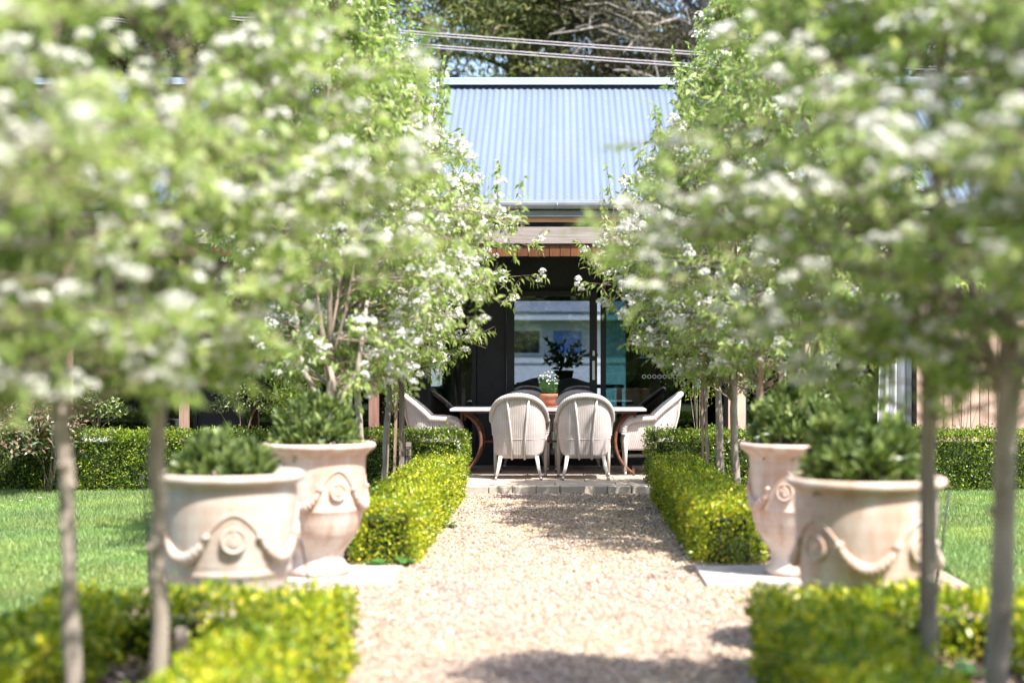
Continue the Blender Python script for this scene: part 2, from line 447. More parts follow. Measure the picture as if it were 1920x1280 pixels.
# lawn blades
def lawn(label, x0, x1, y0, y1, dens, seed, clip):
    g = np.random.default_rng(seed)
    n = int((x1 - x0) * (y1 - y0) * dens)
    p = np.stack([g.uniform(x0, x1, n), g.uniform(y0, y1, n), np.zeros(n)], 1)
    p = p[clip(p)]; n = len(p)
    h = g.uniform(.018, .04, n) * (1 + .25 * np.sin(p[:, 0] * 3 + np.sin(p[:, 1] * 2)))
    a = g.uniform(0, 2 * pi, n); lean = g.uniform(.1, .8, n) * h
    la = g.uniform(0, 2 * pi, n)
    wd = g.uniform(.0022, .004, n) * (1 + (p[:, 1] < 10) * .3)
    A = p + np.stack([np.cos(a) * wd, np.sin(a) * wd, 0 * a], 1)
    B = p - np.stack([np.cos(a) * wd, np.sin(a) * wd, 0 * a], 1)
    T = p + np.stack([np.cos(la) * lean, np.sin(la) * lean, h], 1)
    V = np.stack([A, B, T], 1).reshape(-1, 3); F = np.arange(3 * n).reshape(-1, 3)
    o = link('lawn', npmesh('lawn', V, F, M_grass))
    tag(o, label, 'lawn', kind='stuff')
DENS = 5200
lawn('mown green lawn left of the gravel path in front of the far hedge', -7.2, -2.36, 5.6, 15.62, DENS, 11, lambda p: (-p[:, 0] < p[:, 1] * .40 + .5) & (-p[:, 0] > p[:, 1] * .20 - .3))
lawn('mown green lawn right of the gravel path in front of the far hedge', 2.36, 6.2, 5.6, 15.62, DENS, 12, lambda p: (p[:, 0] < p[:, 1] * .335 + .5) & (p[:, 0] > p[:, 1] * .15))

# pebbles
def pebbles():
    g = np.random.default_rng(5)
    o = np.array([(1, 0, 0), (0, 1, 0), (-1, 0, 0), (0, -1, 0), (0, 0, 1), (0, 0, -1)], float)
    f = [(0, 1, 4), (1, 2, 4), (2, 3, 4), (3, 0, 4), (1, 0, 5), (2, 1, 5), (3, 2, 5), (0, 3, 5)]
    n1, n2, n3 = 78000, 22000, 9000
    x = np.concatenate([g.uniform(-.98, .98, n1), g.choice([-1, 1], n2) * g.uniform(.95, 2.3, n2), g.choice([-1, 1], n3) * g.uniform(1.2, 2.2, n3)])
    y = np.concatenate([4.2 + 11.1 * g.random(n1) ** .8, g.uniform(6.75, 10.1, n2), g.uniform(10, 15.4, n3)])
    n = len(x)
    s = g.lognormal(0, .3, n) * .0068
    s3 = np.stack([s * g.uniform(.8, 1.4, n), s * g.uniform(.7, 1.1, n), s * g.uniform(.45, .8, n)], 1)
    P = np.stack([x, y, s3[:, 2] * .5 + np.abs(g.normal(0, .003, n))], 1)
    d = g.normal(0, 1, (n, 3)); d[:, 2] *= .3
    up = np.tile(np.array([0, 0, 1.0]), (n, 1)) + g.normal(0, .25, (n, 3))
    Mx = frames(d, up)
    tv = o[None] * s3[:, None, :] * g.uniform(.75, 1.25, (n, 6, 1))
    V = np.einsum('nij,nvj->nvi', Mx, tv) + P[:, None, :]
    F = np.asarray(f)[None] + (np.arange(n) * 6)[:, None, None]
    ob = link('gravel', npmesh('gravel', V.reshape(-1, 3), F.reshape(-1, 3), M_peb))
    tag(ob, 'loose pink and beige gravel covering the garden path', 'gravel', kind='stuff')
pebbles()

def petals():
    g = np.random.default_rng(6)
    n = 2600
    x = np.concatenate([g.normal(0, .75, n), g.uniform(-1, 1, 500)]); y = np.concatenate([g.uniform(5, 15.3, n), g.uniform(15.5, 17.4, 500)])
    z = np.concatenate([np.full(n, .012), np.full(500, .076)]); k = (np.abs(x) < .95); P = np.stack([x, y, z], 1)[k]; m_ = len(P)
    up = np.tile([0, 0, 1.0], (m_, 1)) + g.normal(0, .3, (m_, 3)); d = g.normal(0, 1, (m_, 3)); d[:, 2] *= .2
    V, F = scatter([(-.35, 0, 0), (.35, 0, 0), (.3, .9, .15), (-.3, .9, .12)], [(0, 1, 2), (0, 2, 3)], P, frames(d, up), g.uniform(.005, .010, m_))
    tag(link('fallen_petals', npmesh('fallen_petals', V, F, M_bloss)), 'tiny white petals fallen on the gravel path and patio', 'petals', kind='stuff')
    n = 420; x = g.choice([-1, 1], n) * (.92 - np.abs(g.normal(0, .12, n))); P = np.stack([x, g.uniform(5, 15.3, n), np.full(n, .014)], 1)
    d = g.normal(0, 1, (n, 3)); d[:, 2] *= .25; up = np.tile([0, 0, 1.0], (n, 1)) + g.normal(0, .4, (n, 3))
    V, F = scatter(LEAF_V, LEAF_F, P, frames(d, up), g.uniform(.018, .04, n))
    tag(link('fallen_leaves', npmesh('fallen_leaves', V, F, M_camel)), 'small dry leaves gathered along the hedge feet on the path', 'leaves', kind='stuff')
petals()

# planting beds
def bed(x0, x1, y0, y1, z, seed):
    nx, ny = 14, max(4, int((y1 - y0) * 8))
    g = np.random.default_rng(seed)
    V = []; F = []
    for j in range(ny + 1):
        for i in range(nx + 1):
            e = min(i, nx - i, j, ny - j)
            V.append((x0 + (x1 - x0) * i / nx, y0 + (y1 - y0) * j / ny, .004 if e == 0 else z * min(1, e / 2) + g.normal(0, .008)))
    for j in range(ny):
        for i in range(nx):
            a = j * (nx + 1) + i; F.append((a, a + 1, a + nx + 2, a + nx + 1))
    o = link('planting_bed', npmesh('planting_bed', V, F, M_soil, True)); tag(o, kind='structure')
    n = int((x1 - x0) * (y1 - y0) * 900)
    P = np.stack([g.uniform(x0 + .05, x1 - .05, n), g.uniform(y0 + .05, y1 - .05, n), np.full(n, z + .006)], 1)
    d = g.normal(0, 1, (n, 3)); d[:, 2] *= .3
    Vv, Ff = scatter([(-.3, 0, 0), (.3, 0, .1), (.22, 1, 0), (-.25, .9, .12)], [(0, 1, 2), (0, 2, 3)], P, frames(d, np.tile([0, 0, 1.0], (n, 1)) + g.normal(0, .3, (n, 3))), g.uniform(.015, .045, n))
    o = link('bark_mulch', npmesh('bark_mulch', Vv, Ff, M_chip))
    tag(o, 'bark mulch spread under the %s row of pear trees, %s bed' % ('left' if x0 < 0 else 'right', 'nearer' if y0 < 8 else 'farther'), 'mulch', kind='stuff')
bed(-2.1, -.9, 2.2, 6.5, .085, 1)
bed(.84, 2.1, 2.2, 6.5, .085, 2)
bed(-2.3, -.95, 10.1, 15.55, .03, 3)
bed(.9, 2.3, 10.1, 15.55, .03, 4)

# ------------------------------------------------------------------ the house
def house():
    # ---- patio
    m = MB(); m.box(-1.45, 1.45, 15.42, 16.1, -.1, .052); m.box(-9, 9, 16.1, 22.4, -.1, .0515); tag(m.build('patio_base', M_mortar), kind='structure')
    patio = tag(link('patio', None), kind='structure')
    pv = MB(); pv.box(.004, .596, .004, .436, 0, .02, bev=.003); pm = pv.mesh('paver', M_stone)
    for j in range(7):
        for i in range(-7, 7):
            if j < 2 and not -3 < i < 2: continue
            link('paver', pm, patio, (i * .6 + (.3 if j % 2 else 0) - .05, 15.42 + j * .44, .0525))
    bk = MB(); bk.box(.005, .225, 0, .11, 0, .072, bev=.005); bm_ = bk.mesh('brick', M_brick)
    edge = tag(link('brick_edging', None), kind='structure')
    for i in range(-6, 6):
        link('brick', bm_, edge, (i * .23 + rnd.uniform(-.003, .003), 15.305 + rnd.uniform(-.004, .004), rnd.uniform(0, .004)))
    boxobj('mortar_bed', M_mortar, edge, -1.38, 1.38, 15.315, 15.418, -.05, .06)

    h = thing('garden_house', 'low house with corrugated metal roof, deep verandah and black framed glass doors', 'house', (0, 0, 0))
    E = 16.45; ez = 2.965; RY = 19.3; rz = 4.615
    L = math.hypot(RY - E, rz - ez); pitch = math.atan2(rz - ez, RY - E)
    # corrugated sheets
    def sheet_mesh(flip):
        n = 80; V = []; uvs = []
        for i in range(n + 1):
            x = .762 * i / n; zz = .0062 * math.sin(2 * pi * x / .0762)
            for t in (0, L + (.06 if not flip else .0)):
                yy, z = t * cos(pitch), t * sin(pitch)
                V.append((x, (yy if not flip else -yy) - (sin(pitch) * zz) * (1 if not flip else -1), z + cos(pitch) * zz))
        F = [(2 * i, 2 * i + 2, 2 * i + 3, 2 * i + 1) for i in range(n)]
        return npmesh('roof_sheet', V, F, M_galv, True)
    s1, s2 = sheet_mesh(False), sheet_mesh(True)
    for k in range(24):
        x = -9.1 + k * .762
        link('roof_sheet', s1, h, (x, E - .05, ez - .03))
        link('roof_sheet', s2, h, (x, 2 * RY - E + .05, ez - .03))
    g = np.random.default_rng(44); xs = np.arange(-9.08, 9.1, .1524); sv = []
    for t_ in (.12, 1.05, 2.0, 2.9):
        for x in xs + .019: sv.append((x, E - .05 + t_ * cos(pitch) - .012 * sin(pitch), ez - .03 + t_ * sin(pitch) + .012 * cos(pitch)))
    sv = np.array(sv); nn = np.tile([0, -sin(pitch), cos(pitch)], (len(sv), 1))
    V, F = scatter([(cos(k * pi / 3), sin(k * pi / 3), 0) for k in range(6)] + [(0, 0, .6)], [(k, (k + 1) % 6, 6) for k in range(6)], sv, frames(np.tile([1.0, 0, 0], (len(sv), 1)), nn), np.full(len(sv), .0085))
    sc_ = link('roof_screws', npmesh('roof_screws', V, F, M_gutter), h); sc_['kind'] = 'stuff'
    # ridge cap: rolled top with two flat wings
    m = MB()
    pr = []
    for side in (-1,):
        pr += [(-.11, -.050), (-.045, -.018)]
    for k in range(9):
        a = pi - pi * k / 8; pr.append((.034 * cos(a), .02 + .034 * sin(a)))
    pr += [(.045, -.018), (.11, -.050)]
    V = [(x, RY + 0.0 + a, rz + .055 + b) for x in (-9.15, 9.25) for a, b in pr]; n = len(pr)
    m.add(V, [(i, n + i, n + i + 1, i + 1) for i in range(n - 1)]); m.build('ridge_cap', M_ridge, h)
    # half-round gutter
    m = MB(); rr = .054; cz = ez - .062
    pr = [(-rr, .028), (-rr - .006, .022)] + [(rr * cos(a), rr * sin(a)) for a in np.linspace(pi, 2 * pi, 12)] + [(rr, .03)]
    V = [(x, E - .06 + a, cz + b) for x in (-9.2, 9.2) for a, b in pr]; n = len(pr)
    m.add(V, [(i, i + 1, n + i + 1, n + i) for i in range(n - 1)], True)
    pr2 = [(a * .93, b * .93 + .002) for a, b in pr]
    m.add([(x, E - .06 + a, cz + b) for x in (-9.2, 9.2) for a, b in pr2], [(i, n + i, n + i + 1, i + 1) for i in range(n - 1)], True)
    gt = m.build('gutter', M_gutter, h)
    m = MB(); m.tube([(-9.2, E - .06 - rr, cz + .026), (9.2, E - .06 - rr, cz + .026)], .007, 6); m.build('gutter_bead', M_ridge, gt)
    for x in np.arange(-8.6, 9, 1.2):
        m = MB(); m.tube([(0, rr + .002, .03)] + [(0, (rr + .003) * cos(a), (rr + .003) * sin(a)) for a in np.linspace(2 * pi, pi, 10)], .005, 5)
        m.build('gutter_bracket', M_gutter, gt, (x + .17, E - .06, cz))
    boxobj('metal_flashing', M_gutter, h, -9.1, 9.1, E + .01, E + .03, 2.785, 2.84)
    m = MB(); m.tube([(-9.1, E + .005, 2.782), (9.1, E + .005, 2.782)], .010, 6); m.build('flashing_bead', M_gutter, h)
    for k in range(-5, 5):
        boxobj('fascia_board', M_fascia, h, k * 1.82 + .93 + .002, k * 1.82 + 2.75 - .002, E + .04, E + .07, 2.722, 2.775)
    boxobj('rafter_shadow_board', M_frame, h, -9.1, 9.1, E + .09, E + .11, 2.665, 2.80)
    # verandah beam: sections end to end
    for k in range(-3, 2):
        boxobj('beam', M_beam, h, k * 3.9 + 2.0 + .003, (k + 1) * 3.9 + 2.0 - .003, 16.40, 16.50, 2.492, 2.664, bev=.004)
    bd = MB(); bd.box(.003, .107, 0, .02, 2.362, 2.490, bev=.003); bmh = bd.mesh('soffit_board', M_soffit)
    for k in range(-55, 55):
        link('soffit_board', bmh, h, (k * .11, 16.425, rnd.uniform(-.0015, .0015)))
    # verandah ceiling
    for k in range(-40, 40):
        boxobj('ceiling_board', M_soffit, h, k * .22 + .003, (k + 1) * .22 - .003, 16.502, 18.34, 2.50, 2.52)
    # ---- the recessed wall at y = 18.4
    def wallbox(name, mat, x0, x1, z0, z1, y0=18.4, y1=18.5, bev=0):
        return boxobj(name, mat, h, x0, x1, y0, y1, z0, z1, bev=bev)
    wallbox('wall', M_char, -.965, -.625, .074, 2.6)                     # pier between the windows
    wallbox('wall', M_char, -.62, 9.0, 2.1, 2.6, 18.42, 18.5)
    wallbox('wall', M_char, -9.0, -.97, 2.1, 2.6, 18.42, 18.5)
    wallbox('wall', M_char, -1.95, -1.55, .074, 2.095, 18.41, 18.5)
    wallbox('wall', M_char, -4.2, -3.7, .074, 2.095, 18.41, 18.5)
    # sliding door with clear pane
    d = link('sliding_door', None, h)
    m = MB(); y0, y1 = 18.36, 18.43
    m.box(-.62, -.528, y0, y1, .09, 2.09); m.box(.342, .43, y0, y1, .09, 2.09)
    m.box(-.528, .342, y0 + .002, y1 - .002, 2.03, 2.09); m.box(-.528, .342, y0 + .002, y1 - .002, .09, .20)
    m.build('door_frame', M_frame, d)
    boxobj('pane', M_glass, d, -.528, .342, 18.39, 18.396, .20, 2.03)
    boxobj('handle', M_steel, d, .373, .405, 18.325, 18.36, 1.06, 1.285, bev=.004)
    boxobj('lock', M_steel, d, .376, .402, 18.345, 18.36, 1.34, 1.40, bev=.003)
    # fixed green glass light on the right
    d2 = link('fixed_window', None, h)
    m = MB()
    m.box(.47, .535, 18.38, 18.45, .074, 2.095); m.box(.535, 2.25, 18.382, 18.448, 2.03, 2.095); m.box(.535, 2.25, 18.382, 18.448, .074, .16); m.box(2.25, 2.33, 18.38, 18.45, .074, 2.095)
    m.build('window_frame', M_frame, d2)
    boxobj('pane', M_glassg, d2, .535, 2.25, 18.41, 18.416, .16, 2.03)
    def hexes(parent, xs, y, z):
        V = []; F = []
        for x in xs:
            b = len(V)
            for r in (.026, .018):
                for k in range(6):
                    V.append((x + r * cos(pi / 6 + k * pi / 3), y, z + r * sin(pi / 6 + k * pi / 3)))
            F += [(b + k, b + (k + 1) % 6, b + 6 + (k + 1) % 6, b + 6 + k) for k in range(6)]
        return V, F
    V, F = hexes(None, [0], 0, 0); hm = npmesh('glass_marker', V, F, M_glassy)
    for k in range(11): link('glass_marker', hm, d2, (.975 + k * .0597, 18.405, 1.10))
    # threshold track
    boxobj('door_track', M_frame, h, -.62, 2.33, 18.36, 18.5, .0735, .088)
    # left glazing
    for (x0, x1) in ((-1.55, -.97), (-3.7, -1.95), (-9, -4.2)):
        w = link('window', None, h)
        m = MB(); m.box(x0 + .003, x0 + .05, 18.38, 18.45, .074, 2.095); m.box(x1 - .05, x1 - .003, 18.38, 18.45, .074, 2.095)
        m.box(x0 + .05, x1 - .05, 18.382, 18.448, 2.03, 2.095); m.box(x0 + .05, x1 - .05, 18.382, 18.448, .074, .16)
        if x1 - x0 > 1.2: m.box((x0 + x1) / 2 - .03, (x0 + x1) / 2 + .03, 18.384, 18.446, .16, 2.03)
        m.build('window_frame', M_frame, w)
        boxobj('pane', M_glassd, w, x0 + .05, x1 - .05, 18.41, 18.416, .16, 2.03)
        if x0 == -3.7:
            for k in range(24): link('glass_marker', hm, w, (-2.98 + k * .0597 + (.12 if k > 11 else 0), 18.405, 1.10))
    # right: glazing then timber clad front room
    w = link('window', None, h)
    m = MB(); m.box(2.335, 2.40, 18.38, 18.45, .074, 2.095); m.box(3.62, 3.69, 18.38, 18.45, .074, 2.095); m.box(2.4, 3.62, 18.382, 18.448, 2.03, 2.095); m.box(2.4, 3.62, 18.382, 18.448, .074, .16)
    m.build('window_frame', M_frame, w); boxobj('pane', M_glassd, w, 2.4, 3.62, 18.41, 18.416, .16, 2.03)
    cb = MB(); cb.box(.003, .092, 0, .02, .06, 2.38, bev=.003); cm = cb.mesh('cladding_board', M_clad)
    boxobj('wall', M_char, h, 1.755, 1.975, 16.76, 17.0, .074, 2.38)
    for k in range(2): link('cladding_board', cm, h, (1.77 + k * .095, 16.738, 0))
    boxobj('wall', M_char, h, 3.76, 9.0, 16.76, 18.4, .074, 2.38)
    for k in range(34): link('cladding_board', cm, h, (3.76 + k * .095, 16.738, 0))
    # verandah posts (brown and grey timber)
    for x, w_, mat in ((-1.985, .10, M_post), (-2.325, .105, M_beam), (-3.95, .09, M_stake2), (-5.18, .11, M_stake2)):
        boxobj('verandah_post', mat, h, x, x + w_, 16.45, 16.54, .074, 2.48, bev=.004)
    # inside room
    boxobj('inner_floor', M_intf, h, -9, 9, 18.5, 21.9, .053, .08)
    boxobj('inner_ceiling', M_int, h, -9, 9, 18.5, 21.9, 2.6, 2.66)
    z0, z1, x0, x1 = .93, 1.75, -2.08, -1.62        # rear window
    boxobj('pane', M_glass, h, -.9, .9, 21.84, 21.846, .1, 2.1)
    boxobj('pane', M_glassg, h, 1.1, 3.2, 21.84, 21.846, 1.32, 2.1)
    for a in ((-9, x0, .08, 2.6), (x1, -.903, .08, 2.6), (.903, 1.097, .08, 2.6), (-.903, .903, 2.103, 2.6), (1.097, 3.203, 2.103, 2.6), (1.097, 3.203, .08, 1.317), (3.203, 9, .08, 2.6), (x0, x1, .08, z0), (x0, x1, z1, 2.6)):
        boxobj('rear_wall', M_int, h, a[0], a[1], 21.8, 21.9, a[2], a[3])
    boxobj('rear_sill', M_white, h, x0 - .03, x1 + .12, 21.72, 21.8, z0 - .035, z0 - .002)
    for x in (-9.0, 8.9): boxobj('side_wall', M_char, h, x, x + .1, 18.52, 21.79, .08, 2.6)
    for x in (-9.0, 9.0):  # gables
        m = MB(); m.add([(x, E + .15, 2.6), (x, 2 * RY - E - .15, 2.6), (x, RY, rz - .06)], [(0, 1, 2)]); m.build('gable', M_char, h)
    return h
house()

# ------------------------------------------------------------------ chairs and table
def chair_meshes():
    back = []; base = []; ln = 0
    TH = np.linspace(-90, 90, 61)
    arm = [(.280, 0, .600), (.284, .07, .596), (.285, .14, .592), (.284, .20, .588), (.281, .25, .575), (.277, .29, .545), (.273, .315, .495), (.270, .325, .43)]
    T = [(-x, y, z) for x, y, z in reversed(arm[1:])]
    B = [(-.236, .32 * i / 7, .268) for i in range(7, 0, -1)]
    for th in TH:
        a = R(th); s_, c_ = sin(a), cos(a)
        T.append((.28 * math.copysign(abs(s_) ** .86, s_), -.30 * c_, .60 + .255 * max(c_, 0) ** .86))
        B.append((math.copysign(.20 + .036 * abs(s_) ** 6, s_) * abs(s_) ** .5 if abs(s_) > 1e-6 else 0, -.145 * abs(c_) ** .5 if c_ > 1e-6 else 0, .218 + .05 * abs(s_) ** 6))
    T += [(x, y, z) for x, y, z in arm[1:]]
    B += [(.236, .32 * i / 7, .268) for i in range(1, 8)]
    T = np.array(T); B = np.array(B)
    nv = 14; V = []; UV = []
    d = np.r_[0, np.cumsum(np.linalg.norm(np.diff((T + B) / 2, axis=0), axis=1))]
    for j in range(nv + 1):
        v = j / nv
        Pm = B * (1 - v) + (T * [.945, .98, 1] - [0, 0, .008]) * v
        Pm[:, :2] *= (1 + .05 * math.sin(pi * v))
        V.append(Pm); UV.append(np.stack([d, Pm[:, 2]], 1))
    n = len(T); V = np.concatenate(V); UV = np.concatenate(UV)
    F = [(j * n + i, j * n + i + 1, (j + 1) * n + i + 1, (j + 1) * n + i) for j in range(nv) for i in range(n - 1)]
    shell = npmesh('wicker_shell', V, F, M_wicker, True, UV)
    # rim braid: follow T, resampled, ribbed
    dd = np.r_[0, np.cumsum(np.linalg.norm(np.diff(T, axis=0), axis=1))]
    q = np.linspace(0, dd[-1], 300)
    P = np.stack([np.interp(q, dd, T[:, k]) for k in range(3)], 1)
    rad = [.030 * (1 - .16 * (i % 4 == 0)) for i in range(300)]
    m = MB(); m.tube(P, rad, 10); rim = m.mesh('rolled_rim', M_rim)
    # front skirt and seat
    fr = MB(); nseg = 12
    V = [(-.25 + .5 * i / nseg, .33, z) for z in (.268, .40) for i in range(nseg + 1)]
    UV = [(v[0], v[2]) for v in V]
    F = [(i, i + 1, nseg + 2 + i, nseg + 1 + i) for i in range(nseg)]
    skirt = npmesh('front_skirt', V, F, M_wicker, False, UV)
    k = .36; ring = (B * (1 - k) + T * k)[::3]; ring = [(x * .98, y * .98, .415) for x, y, _ in ring]
    m = MB(); c = (0, .08, .425); m.add(ring + [c], [(i, i + 1, len(ring)) for i in range(len(ring) - 1)] + [(len(ring) - 1, 0, len(ring))]); seat = m.mesh('seat', M_wicker)
    # seam braid round the seat line
    k = .31; sb = B * (1 - k) + T * k; sb[:, 2] = .415; sb[:, :2] *= 1.045
    m = MB(); m.tube(sb[4:-4], .0075, 5); seam = m.mesh('seam_braid', M_wicker)
    struts = []
    for sgn in (-1, 1):
        m = MB(); m.tube([(sgn * .112, -.288, .845), (sgn * .09, -.268, .63), (sgn * .070, -.213, .42), (sgn * .064, -.165, .205)], [.0105] * 4, 8); struts.append(m.mesh('back_strut', M_leg))
    legs = []
    for sgn in (-1, 1):
        m = MB(); m.tube([(sgn * .185, -.125, .235), (sgn * .205, -.15, .12), (sgn * .227, -.185, .03)], [.021, .0185, .0155], 10)
        t = MB(); t.tube([(sgn * .2268, -.1845, .033), (sgn * .233, -.195, .0)], [.0165, .0165], 10)
        legs.append((m.mesh('leg', M_leg), t.mesh('leg_tip', M_tip)))
        m = MB(); m.tube([(sgn * .262, .30, .43), (sgn * .262, .305, .03)], [.020, .0165], 10)
        t = MB(); t.tube([(sgn * .262, .305, .034), (sgn * .262, .306, 0)], [.0175, .0175], 10)
        legs.append((m.mesh('leg', M_leg), t.mesh('leg_tip', M_tip)))
    return shell, rim, skirt, seat, seam, struts, legs
CM = chair_meshes()
def chair(label, x, y, rz):
    t = thing('wicker_armchair', label, 'armchair', (x, y, .0735), rz, 'white wicker armchairs around the patio table')
    sh = link('wicker_shell', CM[0], t); link('seam_braid', CM[4], sh)
    so_ = sh.modifiers.new('thickness', 'SOLIDIFY'); so_.thickness = .012; so_.offset = 0
    link('rolled_rim', CM[1], t); link('front_skirt', CM[2], t); link('seat', CM[3], t)
    for s_ in CM[5]: link('back_strut', s_, t)
    for a, b in CM[6]:
        l = link('leg', a, t); link('leg_tip', b, l)
    return t
chair('white wicker armchair seen from behind, left of the two before the table', -.420, 16.32, R(-1))
chair('white wicker armchair seen from behind, right of the two before the table', .255, 16.32, R(1.5))
chair('shaded wicker armchair across the table, facing us behind the left near chair', -.395, 17.78, R(180))
chair('shaded wicker armchair across the table, facing us behind the right near chair', .215, 17.78, R(181))
chair('wicker armchair at the left end of the table, side on behind the hedge', -1.38, 17.0, R(-88))
chair('wicker armchair at the right end of the table, side on beside the rose bush', .995, 17.0, R(90))

def table():
    cx, y0, y1 = -.125, 16.62, 17.5
    t = thing('patio_table', 'long pale topped patio table on curved rusty iron legs', 'table', (cx, (y0 + y1) / 2, .0735))
    hw = 1.03; hd = .44
    boxobj('table_top', M_zinc, t, -hw, hw, -hd, hd, .682, .707, bev=.004)
    m = MB()
    m.box(-.93, .93, -hd + .05, -hd + .08, .66, .681); m.box(-.93, .93, hd - .08, hd - .05, .66, .681)
    m.box(-.93, -.90, -hd + .082, hd - .082, .661, .680); m.box(.90, .93, -hd + .082, hd - .082, .661, .680)
    m.build('iron_frame', M_rust, t)
    cv = [(.905, .655), (.86, .64), (.80, .60), (.745, .53), (.712, .44), (.705, .33), (.73, .22), (.78, .13), (.845, .06), (.90, .025)]
    cv = np.array(cv); q = np.linspace(0, 1, 30); s_ = np.linspace(0, 1, len(cv))
    cv = np.stack([np.interp(q, s_, cv[:, 0]), np.interp(q, s_, cv[:, 1])], 1)
    for _ in range(3): cv[1:-1] = (cv[:-2] + cv[1:-1] * 2 + cv[2:]) / 4
    for sx in (-1, 1):
        for yy in (-.32, .32):
            m = MB(); m.tube([(sx * a, yy, b) for a, b in cv], .017, 8)
            m.box(sx * .90 - .012, sx * .90 + .012, yy - .012, yy + .012, .0, .07)
            m.box(sx * .915 - .012, sx * .915 + .012, yy - .013, yy + .013, .56, .662)
            m.build('leg', M_rust, t)
        m = MB(); m.tube([(sx * .706, -.32, .345), (sx * .706, .32, .345)], .011, 6); m.build('cross_bar', M_rust, t)
    m = MB(); m.tube([(-.706, 0, .345), (.706, 0, .345)], .013, 8); m.build('stretcher', M_rust, t)
    return t
table()

def flowerpot():
    t = thing('flower_pot', 'small terracotta pot of white daisies standing on the patio table', 'flower pot', (-.125, 17.02, .7805))
    m = MB(); m.lathe([(0, .012), (.062, .012), (.07, .016), (.088, .105), (.088, .112), (.102, .112), (.105, .15), (.092, .152), (.09, .13), (0, .128)], 28); m.build('pot', M_pot, t)
    m = MB(); m.lathe([(0, 0), (.11, 0), (.125, .016), (.118, .018), (.1, .010), (0, .009)], 28); m.build('saucer', M_pot, t)
    g = np.random.default_rng(3); n = 75
    a = g.uniform(0, 2 * pi, n); r_ = .14 * np.sqrt(g.random(n)); h = .27 + .10 * (1 - (r_ / .14) ** 2) + g.normal(0, .022, n)
    tip = np.stack([r_ * np.cos(a), r_ * np.sin(a), h], 1)
    m = MB()
    for p in tip: m.tube([(p[0] * .35, p[1] * .35, .13), (p[0] * .8, p[1] * .8, .2), tuple(p)], .0015, 4, cap=False)
    m.build('stems', M_weed, t)
    V, F = scatter([(x * .35, y, z) for x, y, z in LEAF_V], LEAF_F, np.stack([(a_ := g.uniform(-1, 1, 420)) * .07, g.uniform(-.07, .07, 420), g.uniform(.14, .25, 420)], 1), frames(g.normal(0, 1, (420, 3)) + [0, 0, 1.2], g.normal(0, 1, (420, 3))), g.uniform(.03, .06, 420))
    link('leaves', npmesh('leaves', V, F, M_weed), t)
    k = 10; tv = [(0, 0, .1)] + [(cos(2 * pi * i / k) * (1 if i % 2 else .7), sin(2 * pi * i / k) * (1 if i % 2 else .7), 0) for i in range(k)]
    tf = [(0, i + 1, (i + 1) % k + 1) for i in range(k)]
    nd = np.stack([tip[:, 0] * 3, tip[:, 1] * 3, np.full(n, .6)], 1) + g.normal(0, .2, (n, 3))
    Fm = frames(np.cross(nd, g.normal(0, 1, (n, 3))), nd)
    V, F = scatter(tv, tf, tip, Fm, g.uniform(.008, .013, n))
    fl = link('daisies', npmesh('daisies', V, F, M_bloss), t); fl['kind'] = 'stuff'
flowerpot()

# interior furniture seen dimly through the glass
def inside():
    for i, (x, lab) in enumerate(((-.27, 'dim cream button backed chair behind the glass door, left one'), (.12, 'dim cream button backed chair behind the glass door, right one'))):
        t = thing('dining_chair', lab, 'chair', (x, 19.1, .08), 0, 'upholstered chairs inside the room')
        m = MB(); n = 16
        top = [(-.26 + .52 * k / n, .97 + .05 * cos((k / n - .5) * 2 * pi) * .6) for k in range(n + 1)]
        V = []
        for y in (0, .07):
            V += [(a, y, b) for a, b in top] + [(-.26 + .52 * k / n, y, .45) for k in range(n + 1)]
        k1 = n + 1; o = 2 * k1
        F = [(k, k1 + k, k1 + k + 1, k + 1) for k in range(n)] + [(o + k, o + k + 1, o + k1 + k + 1, o + k1 + k) for k in range(n)] + [(k, k + 1, o + k + 1, o + k) for k in range(n)]
        F += [(0, o, o + k1, k1), (n, k1 + n, o + k1 + n, o + n)]
        m.add(V, F); m.build('backrest', M_uphol, t)
        for bx, bz in ((-.14, .75), (.05, .85), (.15, .7)):
            m = MB(); m.lathe([(0, .012), (.012, .009), (.02, 0)], 10); b = m.build('button', M_frame, t, (bx, -.004, bz)); b.rotation_euler = (R(90), 0, 0)
        boxobj('seat', M_uphol, t, -.26, .26, .07, .5, .40, .50, bev=.02)
        for a in (-.23, .23):
            for b in (.03, .46): boxobj('leg', M_frame, t, a - .02, a + .02, b - .02, b + .02, 0, .40)
    t = thing('side_table', 'dark indoor table holding the leafy plant behind the glass door', 'table', (.1, 20.1, .08))
    boxobj('table_top', M_frame, t, -.7, .7, -.3, .3, .86, .9)
    for a in (-.65, .65):
        for b in (-.25, .25): boxobj('leg', M_frame, t, a - .025, a + .025, b - .025, b + .025, 0, .86)
    t = thing('lamp_table_drape', 'pale draped cloth on a stand in the dark room left of the door', 'drape', (-1.28, 19.6, .08))
    m = MB(); m.lathe([(.03, 1.35), (.06, 1.3), (.09, 1.1), (.11, .8), (.13, .4), (.16, .02)], 20); m.build('cloth', M_uphol, t)
inside()

# ------------------------------------------------------------------ foliage generators
def leafball(g, c, rad, n, size, tv=LEAF_V, up=.6, shell=.55):
    d = g.normal(0, 1, (n, 3)); d /= np.linalg.norm(d, axis=1)[:, None]
    d[:, 2] = np.where(d[:, 2] < -.25, -d[:, 2] * .5, d[:, 2])
    r_ = shell + (1 - shell) * g.random(n) ** .6
    lump = 1 + .12 * np.sin(d[:, 0] * 7 + 1) * np.sin(d[:, 1] * 6) * np.cos(d[:, 2] * 5)
    P = np.array(c) + d * np.array(rad) * (r_ * lump)[:, None]
    return P, d

